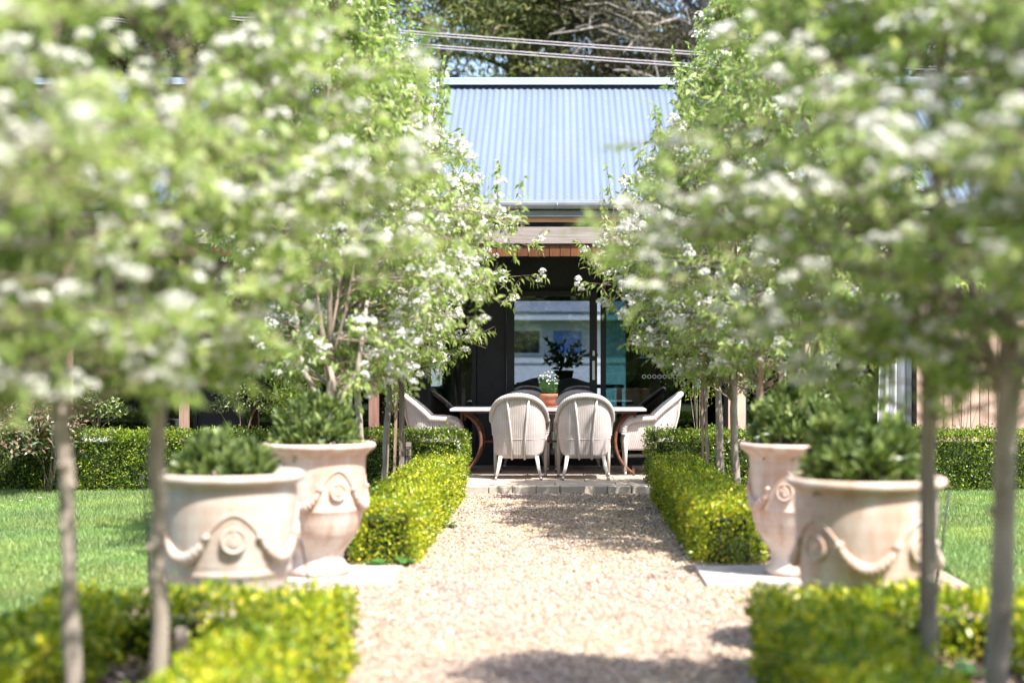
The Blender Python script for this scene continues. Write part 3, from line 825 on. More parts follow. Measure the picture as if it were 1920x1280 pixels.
def potshrub(label_parent, c, rad, n, size, seed, mat=None, rosette=True):
    """leafy dome made of rosettes of pointed leaves at twig ends"""
    g = np.random.default_rng(seed)
    k = n // 9
    P, d = leafball(g, c, rad, k, size, shell=.6)
    PP = np.repeat(P, 9, 0) + g.normal(0, size * .12, (k * 9, 3)); D = np.repeat(d, 9, 0) * .7 + g.normal(0, .5, (k * 9, 3)) + [0, 0, .75]
    V, F = scatter(SLEAF_V, LEAF_F, PP, frames(D, np.repeat(d, 9, 0) + g.normal(0, .3, (k * 9, 3)) + [0, 0, .5]), size * 1.35 * g.uniform(.7, 1.2, k * 9))
    link('foliage', npmesh('foliage', V, F, mat or M_dark, False), label_parent)
    m = MB()
    for i in range(14):
        p = P[i]; m.tube([(c[0], c[1], c[2] - rad[2] * .3), tuple((np.array(c) + p) / 2 + g.normal(0, .02, 3)), tuple(p)], [.008, .005, .003], 5)
    m.build('stems', M_twig, label_parent)

# urns
def urn(label, x, y, rot, kind, prof, zmed, zamp, zmid, mat, s=1.0):
    t = thing('terracotta_urn', label, 'urn', (x, y, .03), rot, 'garlanded terracotta urns beside the path')
    inner = [(prof[-1][0] - .03, prof[-1][1] - .002), (prof[-1][0] - .045, prof[-1][1] - .05), (prof[-1][0] - .05, prof[-1][1] - .09)]
    # body surface with smooth interpolation
    zz = np.array([p[1] for p in prof]); rr = np.array([p[0] for p in prof])
    m = MB(); m.lathe([(0, .0)] + prof + inner, 72); body = m.build('urn_body', mat, t)
    m = MB(); m.lathe([(0, prof[-1][1] - .055), (inner[1][0] + .004, prof[-1][1] - .055)], 40); m.build('soil', M_soil, t)
    order = np.argsort(zz)
    rad = lambda z: float(np.interp(z, zz, rr))
    # swags: thin cord over each medallion, thick garland in the dips
    nm = 4
    for k in range(nm):
        a0 = k * 2 * pi / nm
        pts = []; rads = []
        for i in range(73):
            u = i / 72; a = a0 + u * 2 * pi / nm
            c = cos(2 * pi * u)
            z = zmid + zamp * (c if c > 0 else -abs(c) ** .8)
            thick = .0065 + .021 * max(0, -c + .05) ** .6
            thick *= 1 + (.13 * ((i * 7) % 3 - 1) if c < -.1 else 0)
            r_ = rad(z) + thick * .35
            pts.append((r_ * cos(a), r_ * sin(a), z)); rads.append(thick)
        m = MB(); m.tube(pts, rads, 10)
        m.build('garland', mat, t)
        for u in (.25, .75):
            a = a0 + u * 2 * pi / nm; m = MB(); r_ = rad(zmid) + .006
            g = [(r_ + .014 * sin(pi * q / 4) if 0 else 0, 0, 0) for q in range(2)]
            m.tube([(r_ * cos(a - .05), r_ * sin(a - .05), zmid - .012), (r_ * 1.02 * cos(a), r_ * 1.02 * sin(a), zmid), (r_ * cos(a + .05), r_ * sin(a + .05), zmid + .012)], [.011, .016, .011], 8)
            m.build('bow', mat, t)
        # medallion with a relief inside
        rz_ = rad(zmed); md = .052 if kind == 'far' else .060
        m = MB(); m.lathe([(0, .020), (md * .45, .019), (md * .66, .012), (md * .74, .010), (md * .80, .019), (md * .95, .019), (md * 1.02, 0)], 28)
        for (dx, dy, rr_) in ((-.25, .2, .16), (.25, .2, .16), (0, -.02, .17), (0, -.3, .2), (0, .48, .25)):
            m.lathe([(0, .024), (md * rr_ * .7, .020), (md * rr_, .010)], 10, (dx * md, dy * md))
        o = m.build('medallion', mat, t, ((rz_ - .003) * cos(a0), (rz_ - .003) * sin(a0), zmed))
        slope = math.atan2(rad(zmed + .05) - rad(zmed - .05), .1)
        o.rotation_euler = (R(90) + 0, 0, a0 + R(90))
    return t
PF = [(.175, 0), (.183, .012), (.183, .03), (.165, .055), (.148, .085), (.142, .105), (.148, .112), (.147, .125), (.160, .15), (.183, .18), (.204, .21), (.208, .22), (.212, .222), (.229, .25), (.242, .29), (.256, .335), (.263, .38), (.267, .385), (.265, .39), (.266, .44), (.270, .50), (.272, .58), (.274, .66), (.276, .695), (.286, .705), (.290, .712), (.318, .735), (.331, .745), (.335, .758), (.331, .77), (.318, .776)]
PN = [(.235, 0), (.243, .02), (.25, .10), (.262, .18), (.274, .25), (.281, .285), (.289, .292), (.289, .312), (.286, .318), (.291, .33), (.292, .35), (.299, .40), (.307, .48), (.312, .56), (.314, .62), (.313, .665), (.309, .68), (.312, .69), (.332, .705), (.346, .712), (.350, .725), (.347, .742), (.336, .749)]
A = -pi / 2
u1 = urn('broad limewashed urn at left, nearest, wrapped in a garland', -1.53, 7.32, A + R(16), 'near', PN, .46, .10, .475, M_terra2)
u2 = urn('waisted pink urn at left on a pale slab, behind the broad one', -1.425, 9.38, A + R(32), 'far', PF, .50, .105, .515, M_terra)
u3 = urn('broad peach urn at right, nearest, garland facing the path', 1.345, 6.98, A + R(-54), 'near', PN, .46, .10, .475, M_terra)
u4 = urn('waisted pink urn at right on a pale slab, half hidden by the broad one', 1.395, 9.38, A + R(-22), 'far', PF, .50, .105, .515, M_terra)
def shrub_in(label, x, y, c, rad, n, size, seed):
    t = thing('potted_shrub', label, 'shrub', (x, y, .03), 0, 'clipped shrubs growing in the urns')
    potshrub(t, c, rad, n, size, seed)
shrub_in('low dark shrub growing in the left nearest urn', -1.53, 7.32, (-.03, 0, .70), (.22, .22, .20), 2000, .055, 21)
shrub_in('rounded dark green shrub growing in the left waisted urn', -1.425, 9.38, (-.02, 0, .74), (.25, .25, .30), 2800, .052, 22)
shrub_in('tall dark shrub growing in the right nearest urn', 1.345, 6.98, (-.02, 0, .72), (.25, .25, .34), 2600, .060, 23)
shrub_in('dense dark shrub growing in the right waisted urn', 1.395, 9.38, (.0, 0, .75), (.25, .25, .36), 2800, .055, 24)
# slabs
for (x0, x1, y0, y1, lab) in ((-1.80, -.965, 9.06, 9.76, 'pale square stone slab under the left waisted urn'), (.83, 1.75, 9.02, 9.76, 'pale square stone slab under the right waisted urn'), (-1.95, -1.0, 6.93, 7.75, 'pale stone slab under the left broad urn'), (.95, 1.75, 6.6, 7.4, 'pale stone slab under the right broad urn')):
    m = MB(); m.box(x0, x1, y0, y1, -.02, .0295, bev=.004); o = m.build('stone_slab', M_slab); tag(o, lab, 'paver', 'stone slabs under the urns')
# cable
m = MB(); m.tube([(-1.87, 7.12, .775), (-1.882, 7.10, .74), (-1.862, 7.12, .70), (-1.855, 7.14, .5), (-1.85, 7.15, .2), (-1.84, 7.15, .04)], .0045, 6)
tag(m.build('irrigation_tube', M_cable), 'thin dark irrigation tube climbing over the rim of the left broad urn', 'tube')
m = MB(); m.tube([(-1.235, 7.5, .03), (-1.20, 7.5, .14), (-1.192, 7.5, .28), (-1.22, 7.5, .42), (-1.25, 7.5, .5)], .0045, 6)
tag(m.build('irrigation_tube', M_cable), 'thin brown irrigation tube bowed between the two left urns', 'tube')

# ------------------------------------------------------------------ hedges
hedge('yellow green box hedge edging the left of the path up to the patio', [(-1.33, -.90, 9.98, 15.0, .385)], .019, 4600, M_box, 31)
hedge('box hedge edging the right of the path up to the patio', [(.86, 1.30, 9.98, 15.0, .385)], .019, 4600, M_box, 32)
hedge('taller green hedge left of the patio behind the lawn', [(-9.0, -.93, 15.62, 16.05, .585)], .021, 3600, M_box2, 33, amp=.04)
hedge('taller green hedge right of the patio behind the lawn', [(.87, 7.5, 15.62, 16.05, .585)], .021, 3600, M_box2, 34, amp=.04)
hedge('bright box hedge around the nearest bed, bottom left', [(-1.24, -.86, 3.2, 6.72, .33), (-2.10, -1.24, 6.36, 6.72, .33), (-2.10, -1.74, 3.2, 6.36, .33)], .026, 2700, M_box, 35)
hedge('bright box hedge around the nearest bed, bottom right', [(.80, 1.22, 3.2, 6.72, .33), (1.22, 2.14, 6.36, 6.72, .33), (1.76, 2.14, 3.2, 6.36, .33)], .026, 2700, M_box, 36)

# ------------------------------------------------------------------ pear trees
RZ = np.array([(1.15, .35), (1.35, .75), (1.7, 1.0), (2.2, 1.10), (2.6, .93), (3.0, .60), (3.4, .41), (3.8, .29), (4.15, .18), (4.4, .07)])
def Rof(z): return np.interp(z, RZ[:, 0], RZ[:, 1])
def crown(seed, nb=250, npri=9, thick=1.0, cl=.6):
    g = np.random.default_rng(seed)
    lobes = g.uniform(0, 2 * pi, 3)
    LP, LD, LN = [], [], []; CL = []; br = MB()
    prim = []
    for k in range(npri):
        a = 2 * pi * k / npri + g.uniform(-.3, .3); zt = g.uniform(2.3, 3.7); rt = Rof(zt) * g.uniform(.35, .6)
        z0 = g.uniform(1.0, 1.55)
        u = np.linspace(0, 1, 8)[:, None]
        p0 = np.array([0, 0, z0]); p2 = np.array([rt * cos(a), rt * sin(a), zt]); p1 = np.array([rt * .75 * cos(a), rt * .75 * sin(a), z0 + (zt - z0) * .35])
        P = (1 - u) ** 2 * p0 + 2 * u * (1 - u) * p1 + u ** 2 * p2
        prim.append(P); br.tube(P, list(np.linspace(.020 * thick, .006 * thick, 8)), 6)
    lead = np.array([(0, 0, 1.0), (.03, .02, 1.9), (-.02, .03, 2.8), (.02, 0, 3.6), (0, 0, 4.25)]); br.tube(lead, [.026, .020, .014, .009, .004], 6); prim.append(lead)
    prim_all = np.concatenate(prim)
    for b in range(nb):
        zt = 1.2 + 3.1 * g.beta(1.15, 1.35); a = g.uniform(0, 2 * pi)
        rf = (1 + .13 * cos(2 * a + lobes[0]) + .10 * cos(3 * a + lobes[1] + zt * 2))
        rt = Rof(zt) * rf * (.45 + .58 * g.random() ** .55)
        tip = np.array([rt * cos(a), rt * sin(a), zt])
        dd = np.linalg.norm((prim_all - tip - np.array([0, 0, -.25])) * [1, 1, .8], axis=1)
        base = prim_all[np.argmin(dd + g.uniform(0, .15, len(dd)))]
        u = np.linspace(0, 1, 6)[:, None]
        mid = base * .4 + tip * .6 + np.array([0, 0, .06]) + g.normal(0, .04, 3)
        P = (1 - u) ** 2 * base + 2 * u * (1 - u) * mid + u ** 2 * tip
        br.tube(P, list(np.linspace(.0065, .0018, 6)), 4, cap=False)
        L = np.linalg.norm(tip - base)
        # side twigs
        for k in range(5):
            uu = g.uniform(.3, 1.0); q = (1 - uu) ** 2 * base + 2 * uu * (1 - uu) * mid + uu ** 2 * tip
            out = np.array([q[0], q[1], 0]); out /= np.linalg.norm(out) + 1e-6
            tdir = out * .5 + g.normal(0, .6, 3) + [0, 0, .35]; tdir /= np.linalg.norm(tdir)
            tl = g.uniform(.10, .22)
            if g.random() < .05: tl *= 1.6; tdir = tdir * .4 + np.array([0, 0, .9])
            nl = int(5 + tl * 28)
            w = np.linspace(.1, 1, nl)[:, None]
            Q = q + tdir * tl * w + g.normal(0, .006, (nl, 3)); Q[:, 2] -= (w[:, 0] ** 2) * tl * .15
            LP.append(Q); outn = np.tile(out, (nl, 1))
            LD.append(g.normal(0, .55, (nl, 3)) + outn * .35 + tdir * .35 + [0, 0, -.85]); LN.append(outn * .8 + g.normal(0, .5, (nl, 3)) + [0, 0, .45])
            br.tube([q, q + tdir * tl * .6, q + tdir * tl], [.0028, .0022, .0012], 3, cap=False)
            if g.random() < cl * (1 if zt < 2.9 else .3):
                cc_ = q + tdir * tl * g.uniform(.2, .8) + out * .02
                for _ in range(g.integers(1, 3)): CL.append(cc_ + g.normal(0, .03, 3))
    # long sprigs standing up out of the crown
    for s_ in range(12):
        a = g.uniform(0, 2 * pi); zb = g.uniform(2.5, 3.6); rb = Rof(zb) * g.uniform(.75, 1.05)
        q = np.array([rb * cos(a), rb * sin(a), zb]); tl = g.uniform(.3, .6); out = np.array([cos(a), sin(a), 0])
        td = np.array([.15 * cos(a), .15 * sin(a), 1]); nl = int(tl * 85)
        w = np.linspace(0, 1, nl)[:, None]; Q = q + td * tl * w
        LP.append(Q); LD.append(g.normal(0, .7, (nl, 3)) + [0, 0, -.5]); LN.append(g.normal(0, .7, (nl, 3)) + [0, 0, .5])
        br.tube([q - td * .25, q, q + td * tl], [.005, .004, .0015], 4, cap=False)
    LP, LD, LN = np.concatenate(LP), np.concatenate(LD), np.concatenate(LN); n = len(LP)
    V, F = scatter(LEAF_V, LEAF_F, LP, frames(LD, LN), g.uniform(.045, .080, n))
    leaves = npmesh('crown', V, F, M_pear)
    CL = np.array(CL); nc = len(CL)
    # blossom cluster: a dome of little five petalled flowers
    K = 26
    d = g.normal(0, 1, (nc, K, 3)); d[:, :, 2] = np.abs(d[:, :, 2]) * 1.0 - .15; d /= np.linalg.norm(d, axis=2)[:, :, None]
    rc = g.uniform(.024, .042, (nc, 1, 1))
    P = (CL[:, None, :] + d * rc + [0, 0, .01]).reshape(-1, 3); d = d.reshape(-1, 3)
    tv = [(0, 0, -.15)] + [(cos(2 * pi * i / 5), sin(2 * pi * i / 5), .1) for i in range(5)]; tf = [(0, i + 1, (i + 1) % 5 + 1) for i in range(5)]
    nn = d + g.normal(0, .4, d.shape)
    V, F = scatter(tv, tf, P, frames(np.cross(nn, g.normal(0, 1, nn.shape)), nn), g.uniform(.008, .0125, len(P)))
    bl = npmesh('blossom', V, F, M_bloss)
    return leaves, bl, br.mesh('branches', M_twig), n, nc
CR = [crown(s, 255) for s in (101, 102, 103)]
CRN = [crown(s, 200, 4, .7, .42) for s in (104, 105)]
print('leaves/crown', [c[3:] for c in CR + CRN])

def pear(label, x, y, rot, cr, r0=.032, h=1.35, sc=1.0, fork=False, lean=(0, 0), seed=0, z=.03, sy=1.0, zs=1.0, shoots=None):
    g = np.random.default_rng(seed + 50)
    t = thing('pear_tree', label, 'tree', (x, y, z), 0, 'flowering pear trees lining the path')
    m = MB(); n = 12
    P = [(lean[0] * (1 - k / (n - 1)) + g.normal(0, .004), lean[1] * (1 - k / (n - 1)), -.03 + (h + .05) * k / (n - 1)) for k in range(n)]
    m.tube(P, [r0 * (1.25 if k == 0 else 1 - .25 * k / n) * (1 + g.normal(0, .06)) for k in range(n)], 12)
    for k in range(5):
        zk = g.uniform(.3, h - .1); ak = g.uniform(0, 2 * pi); q = r0 * .8
        lx, ly = lean[0] * (1 - zk / h), lean[1] * (1 - zk / h)
        m.tube([(lx + q * .3 * cos(ak), ly + q * .3 * sin(ak), zk - .012), (lx + q * 1.15 * cos(ak), ly + q * 1.15 * sin(ak), zk), (lx + q * 1.45 * cos(ak), ly + q * 1.45 * sin(ak), zk + .008)], [.016, .012, .007], 7)
    if fork:
        for sg in (-1, 1):
            m.tube([(0, 0, h - .35), (sg * .07, 0, h - .2), (sg * .18, .02, h), (sg * .24, .03, h + .45)], [.022, .020, .017, .011], 8)
    m.build('trunk', M_bark, t)
    for nm, me in (('crown', cr[0]), ('blossom', cr[1]), ('branches', cr[2])):
        o = link(nm, me, t); o.rotation_euler = (0, 0, rot); o.scale = (sc * (1 if abs(cos(rot)) > .7 else sy), sc * (sy if abs(cos(rot)) > .7 else 1), sc * zs); o.location = (0, 0, 1.15 * (1 - zs))
    if shoots:
        g = np.random.default_rng(seed + 900); LP, LD, LN = [], [], []; m = MB()
        for (a, b, c, L, lx) in shoots:
            nl = int(L * 95); w = np.linspace(0, 1, nl)[:, None]; td = np.array([lx, .05, 1.0])
            LP.append(np.array([a, b, c]) + td * L * w); LD.append(g.normal(0, .6, (nl, 3)) + [0, 0, -.7]); LN.append(g.normal(0, .7, (nl, 3)) + [0, -.3, .4])
            m.tube([(a - lx * .5 - .12, b, c - .5), (a, b, c), (a + lx * L, b + .05 * L, c + L)], [.005, .004, .0015], 5)
        LP, LD, LN = map(np.concatenate, (LP, LD, LN))
        V, F = scatter(LEAF_V, LEAF_F, LP, frames(LD, LN), g.uniform(.05, .08, len(LP)))
        link('shoot_leaves', npmesh('shoot_leaves', V, F, M_pear), t); m.build('shoot', M_twig, t)
    return t
pears = [
 ('pear tree farthest along the left row, beside the patio', -1.50, 14.15, .3, CR[0], dict(lean=(-.08, 0), seed=1, z=.03, shoots=[(.93, 0, 2.5, .55, .04), (.72, -.1, 2.7, .35, .05), (.30, 0, 3.3, .45, .0), (-.1, 0, 3.9, .45, .05)])),
 ('pear tree second from the patio in the left row', -1.64, 12.7, 2.2, CR[1], dict(seed=2, r0=.03, lean=(.08, 0))),
 ('pear tree third from the patio in the left row, knotted trunk', -1.50, 11.2, 4.0, CR[2], dict(seed=3, r0=.034)),
 ('forked pear tree behind the left waisted urn', -1.50, 10.35, 1.2, CRN[1], dict(seed=4, r0=.036, h=1.2, fork=True, sc=.93)),
 ('blurred pear tree with grey trunk nearest the left urns', -1.34, 5.25, 3.1, CRN[0], dict(sy=.72, sc=.95, seed=5, zs=.74, r0=.031, z=.08, lean=(.02, 0))),
 ('blurred pear tree at far left with sunlit trunk patch', -1.58, 5.0, 0.1, CRN[1], dict(sy=.72, seed=6, zs=.74, r0=.030, z=.08, sc=.97, lean=(.05, 0))),
 ('pear tree at left just outside the frame, its crown hanging in', -1.76, 4.05, 5.0, CRN[1], dict(seed=7, zs=.74, z=.08, sc=.9)),
 ('pear tree farthest along the right row, beside the patio', 1.39, 14.1, 5.2, CR[2], dict(seed=8, r0=.032, lean=(.06, 0), shoots=[(-.32, 0, 3.35, .55, .02), (-.62, 0, 2.9, .3, -.1), (-.95, 0, 2.35, .3, -.15), (.1, 0, 3.6, .45, .0)])),
 ('pear tree second from the patio in the right row, thicker trunk', 1.42, 13.1, 3.3, CR[0], dict(seed=9, r0=.036, lean=(.04, 0), sc=.93)),
 ('pear tree third from the patio in the right row', 1.46, 11.6, .9, CR[1], dict(seed=10, r0=.033)),
 ('pear tree in the right row just behind the waisted urn', 1.62, 10.4, 2.6, CRN[0], dict(seed=11, sc=.93)),
 ('blurred pear tree with slim trunk before the right broad urn', 1.24, 5.3, 4.7, CRN[1], dict(sy=.68, sc=.95, seed=12, zs=.74, r0=.025, z=.08)),
 ('blurred pear tree with thick crooked trunk at far right', 1.40, 4.95, 1.6, CRN[0], dict(sy=.72, sc=.95, seed=13, zs=.74, r0=.040, z=.08, lean=(-.04, 0), fork=True, h=1.45)),
 ('pear tree nearest of all at left, out of frame, big blurred leaves', -1.82, 2.85, 2.4, CRN[0], dict(seed=15, zs=.74, z=.08, sc=.9)),
 ('pear tree nearest of all at right, out of frame, big blurred leaves', 1.88, 2.75, 5.6, CRN[1], dict(seed=16, zs=.74, z=.08, sc=.9)),
 ('pear tree at right just outside the frame, its crown hanging in', 1.80, 4.0, .4, CRN[0], dict(seed=14, zs=.74, z=.08, sc=.9)),
]
for lab, x, y, r_, cr, kw in pears: pear(lab, x, y, r_, cr, **kw)

# stakes
def stake(label, x, y, h, w, mat, lean=0, ties=()):
    t = thing('tree_stake', label, 'stake', (x, y, .0), 0, 'wooden stakes supporting the pear trees')
    m = MB(); b = w / 2
    m.add([(-b, -b, 0), (b, -b, 0), (b, b, 0), (-b, b, 0), (-b + lean, -b, h), (b + lean, -b, h), (b + lean, b, h), (-b + lean, b, h)], [(0, 1, 5, 4), (1, 2, 6, 5), (2, 3, 7, 6), (3, 0, 4, 7), (4, 5, 6, 7)])
    m.build('post', mat, t)
    for z in ties:
        m = MB(); rr = w * .78; pts = [(lean * z / h + rr * cos(a), rr * sin(a), z) for a in np.linspace(0, 2 * pi, 14)]
        m.tube(pts, .004, 5); m.build('tie', M_tie, t)
stake('thin brown stake leaning beside the farthest left trunk', -1.47, 14.0, 1.35, .022, M_stake2, .04)
stake('grey stake just right of the farthest left trunk', -1.42, 14.25, 1.5, .045, M_stake, .0, (1.15,))
stake('short grey round topped post wired to the farthest left tree', -1.345, 14.1, .56, .045, M_stake, 0, (.52, .44, .2))
stake('thin brown stake in the right row nearest the patio', 1.33, 14.7, 1.35, .022, M_stake2, -.02)
stake('second thin stake in the right row nearest the patio', 1.365, 14.6, 1.4, .026, M_stake, -.04)
stake('pale thin stake between the two farthest right trunks', 1.405, 14.0, 1.4, .028, M_stake, -.03)
stake('tall pale stake beside the third right trunk', 1.56, 11.2, 1.5, .03, M_stake, 0)
stake('brown stake behind the right waisted urn', 1.34, 10.6, 1.5, .025, M_stake2, 0)
stake('thin dark stake beside the slim blurred trunk at right', 1.21, 5.33, 1.3, .014, M_stake, .01)
stake('tall weathered stake behind the left waisted urn', -1.62, 11.4, 1.5, .035, M_stake, 0)
stake('short weathered grey post in the bottom left bed', -1.36, 5.7, .33, .035, M_stake, 0, (.25,))
m = MB(); m.tube([(1.93, 8.2, 0), (1.97, 8.2, .3), (2.01, 8.2, .62)], .006, 6); tag(m.build('garden_stick', M_cable), 'thin dark leaning stick standing in the right lawn edge', 'stick')

# ------------------------------------------------------------------ other plants
def shrub(name, label, cat, x, y, z, c, rad, n, size, seed, mat, tv=LEAF_V, group=None, stem=.005, gap=0.0, nstem=9):
    g = np.random.default_rng(seed); t = thing(name, label, cat, (x, y, z), 0, group)
    P, d = leafball(g, c, rad, n, size, shell=.35)
    if gap:
        cen = P[g.integers(0, n, max(6, int(n * (1 - gap) / 12)))]; dist = np.min(np.linalg.norm(P[:, None] - cen[None], axis=2), axis=1)
        k = dist < size * 2.2; P, d = P[k], d[k]
    m_ = len(P)
    V, F = scatter(tv, LEAF_F if len(tv) == 5 else BOX_F, P, frames(d * .4 + g.normal(0, .8, (m_, 3)), d + g.normal(0, .5, (m_, 3)) + [0, 0, .5]), size * g.uniform(.6, 1.2, m_))
    link('foliage', npmesh('foliage', V, F, mat), t)
    m = MB()
    for i in range(nstem):
        p = P[(i * 37) % m_]; b0 = np.array([g.normal(0, .02), g.normal(0, .02), 0]); mid = (b0 + p) / 2 * [0.6, 0.6, 1]
        m.tube([tuple(b0), tuple(mid), tuple(p)], [stem, stem * .7, stem * .3], 5)
    m.build('stems', M_twig, t); return t
shrub('camellia_bush', 'large camellia bush with browned leaves at the left edge', 'bush', -5.35, 14.9, 0, (0, 0, .55), (.55, .5, .72), 5200, .06, 61, M_camel, gap=.5)
shrub('camellia_bush', 'smaller glossy camellia bush hidden behind the browned one', 'bush', -4.95, 15.35, 0, (0, 0, .55), (.35, .3, .55), 2000, .06, 62, M_camel, gap=.5)
shrub('rose_bush', 'sparse leggy rose bush beside the right end chair', 'bush', 1.43, 16.35, .05, (0, 0, .85), (.2, .18, .38), 520, .032, 63, M_box2, gap=.45, stem=.0035, nstem=12)
shrub('rose_bush', 'standard rose with bare twigs against the pink cladding', 'bush', 4.15, 16.3, .05, (0, 0, .95), (.33, .25, .38), 620, .032, 64, M_box2, gap=.3, stem=.004, nstem=9)
shrub('potted_bush', 'round green bush on the verandah behind the left urn', 'bush', -2.85, 17.0, .074, (0, 0, .75), (.30, .25, .42), 3200, .032, 65, M_box2, nstem=4)
shrub('verandah_bush', 'small clipped green bush behind the left hedge by the post', 'bush', -1.72, 16.95, .074, (0, 0, .75), (.17, .15, .42), 1500, .03, 66, M_dark, nstem=4)
shrub('potted_bush', 'dark leafy bush at the far left rising from a white trough', 'bush', -4.93, 16.9, .5, (0, 0, .25), (.3, .2, .3), 1500, .05, 67, M_dark)
shrub('potted_bush', 'green twiggy bush under the left verandah beam', 'bush', -3.45, 17.2, .074, (0, 0, .8), (.32, .2, .62), 2600, .04, 68, M_dark, nstem=4)
m = MB(); m.box(-5.06, -4.80, 16.75, 17.05, .075, .55, bev=.01); tag(m.build('white_planter', M_white), 'white rectangular planter behind the left hedge', 'planter')
# indoor plant, seen as a silhouette
def indoor():
    g = np.random.default_rng(71); t = thing('indoor_plant', 'leafy plant in silhouette behind the glass door', 'plant', (.05, 20.1, .98))
    m = MB(); m.lathe([(0, 0), (.09, 0), (.12, .16), (.13, .17), (.12, .18), (0, .17)], 20); m.build('pot', M_frame, t)
    LP, LD = [], []; m = MB()
    for k in range(20):
        a = g.uniform(0, 2 * pi); tip = np.array([.42 * cos(a) * g.uniform(.4, 1), .2 * sin(a), g.uniform(.25, .62)])
        u = np.linspace(.1, 1, 14)[:, None]; P = np.array([0, 0, .17]) * (1 - u) + tip * u; P[:, 2] += .08 * np.sin(pi * u[:, 0])
        m.tube(P, .004, 4); LP.append(P + g.normal(0, .01, P.shape)); LD.append(np.tile(tip - [0, 0, .2], (14, 1)) * 1.5 + g.normal(0, .4, (14, 3)))
    m.build('stems', M_twig, t); LP, LD = np.concatenate(LP), np.concatenate(LD)
    V, F = scatter(LEAF_V, LEAF_F, LP, frames(LD, g.normal(0, 1, LD.shape)), g.uniform(.06, .10, len(LP))); link('leaves', npmesh('leaves', V, F, M_dark), t)
indoor()
# hanging white cloth at right
def curtain():
    V = []; F = []; nx, nz = 40, 20
    for j in range(nz + 1):
        v = j / nz; z = .42 + 2.0 * v
        x0 = 3.36 + .07 * v ** .8 * 1.0 + .02; x1 = 3.75
        for i in range(nx + 1):
            u = i / nx; V.append((x0 + (x1 - x0) * u, 16.95 + .035 * sin(u * 22 + v) * (1.1 - .5 * v), z))
    for j in range(nz):
        for i in range(nx):
            a = j * (nx + 1) + i; F.append((a, a + 1, a + nx + 2, a + nx + 1))
    o = link('outdoor_curtain', npmesh('outdoor_curtain', V, F, M_cloth, True)); tag(o, 'white cloth curtain hanging at the edge of the right cladding', 'curtain')
    s_ = o.modifiers.new('thickness', 'SOLIDIFY'); s_.thickness = .004
curtain()
# broad weeds at hedge ends
for i, (x, y, z, lab) in enumerate(((-1.12, 9.86, .01, 'broad leafed weed at the end of the left path hedge'), (-.98, 9.95, .01, 'flat green weed at the gravel corner of the left path hedge'), (-.86, 12.2, .01, 'small weed leaf poking from under the left path hedge'), (-1.38, 6.15, .09, 'green weed sprouting in the bottom left bed'), (1.55, 6.0, .09, 'broad weed sprouting between the blurred right trunks'))):
    g = np.random.default_rng(80 + i); n = 9
    P = np.tile(np.array([x, y, z]), (n, 1)) + g.normal(0, .012, (n, 3)) * [1, 1, 0]; a = g.uniform(0, 2 * pi, n)
    D = np.stack([np.cos(a), np.sin(a), g.uniform(.15, .7, n)], 1)
    V, F = scatter([(0, 0, 0), (-.38, .5, .06), (.38, .5, .06), (0, .55, -.02), (0, 1, -.1)], LEAF_F, P, frames(D, np.tile([0, 0, 1.0], (n, 1))), g.uniform(.07, .13, n))
    tag(link('weed', npmesh('weed', V, F, M_weed)), lab, 'weed', 'weeds at the hedge feet')
# fallen petals / white daisies in the lawn
for i, (x, y, lab) in enumerate(((-4.65, 14.2, 'tiny white daisy in the left lawn below the hedge'), (-4.72, 13.9, 'second tiny white daisy in the left lawn, slightly nearer'))):
    g = np.random.default_rng(90 + i); k = 8
    m = MB(); m.add([(0, 0, .06)] + [(.022 * cos(2 * pi * q / k), .022 * sin(2 * pi * q / k), .065) for q in range(k)], [(0, q + 1, (q + 1) % k + 1) for q in range(k)])
    tag(m.build('lawn_daisy', M_bloss, None, (x, y, 0)), lab, 'flower', 'daisies in the lawn')

# ------------------------------------------------------------------ background trees
def bigtree_mesh(seed, H, Rad, mat, n, size, dens=.5, droop=-.1):
    g = np.random.default_rng(seed); br = MB(); LP = []
    br.tube([(0, 0, -.3), (.1, 0, H * .4), (0, .1, H * .75), (0, 0, H)], [.38, .30, .17, .04], 10)
    nb = 110
    for b in range(nb):
        z = H * (.18 + .78 * g.random()); a = g.uniform(0, 2 * pi); L = Rad * (1 - .65 * ((z / H - .2) / .8) ** 1.4) * g.uniform(.6, 1.1)
        u = np.linspace(0, 1, 7)[:, None]
        tip = np.array([L * cos(a), L * sin(a), z + L * g.uniform(-.1, .35)]); b0 = np.array([0, 0, z])
        P = b0 * (1 - u) + tip * u; P[:, 2] += .12 * L * np.sin(pi * u[:, 0]) + g.normal(0, .08, 7)
        br.tube(P, list(np.linspace(.07, .012, 7)), 5, cap=False)
        for k in range(5):
            uu = g.uniform(.3, 1); q = b0 * (1 - uu) + tip * uu; q = q + [0, 0, .12 * L * sin(pi * uu)]
            e = q + g.normal(0, .55, 3) * [1, 1, .6]
            br.tube([q, (q + e) / 2 + g.normal(0, .05, 3), e], [.02, .013, .005], 4, cap=False)
            if g.random() < dens:
                m_ = n // (nb * 5) * 2
                c = e + g.normal(0, .25, (3, 3)); cc = c[g.integers(0, 3, m_)]
                LP.append(cc + g.normal(0, 1, (m_, 3)) * [.28, .28, .16])
    LP = np.concatenate(LP); m_ = len(LP)
    D = g.normal(0, 1, (m_, 3)); V, F = scatter([(-.16, 0, 0), (.16, 0, 0), (.1, 1, 0), (-.1, 1, .05)], [(0, 1, 2, 3)], LP, frames(D, g.normal(0, 1, (m_, 3))), size * g.uniform(.6, 1.3, m_))
    return br, npmesh('crown', V, F, mat)
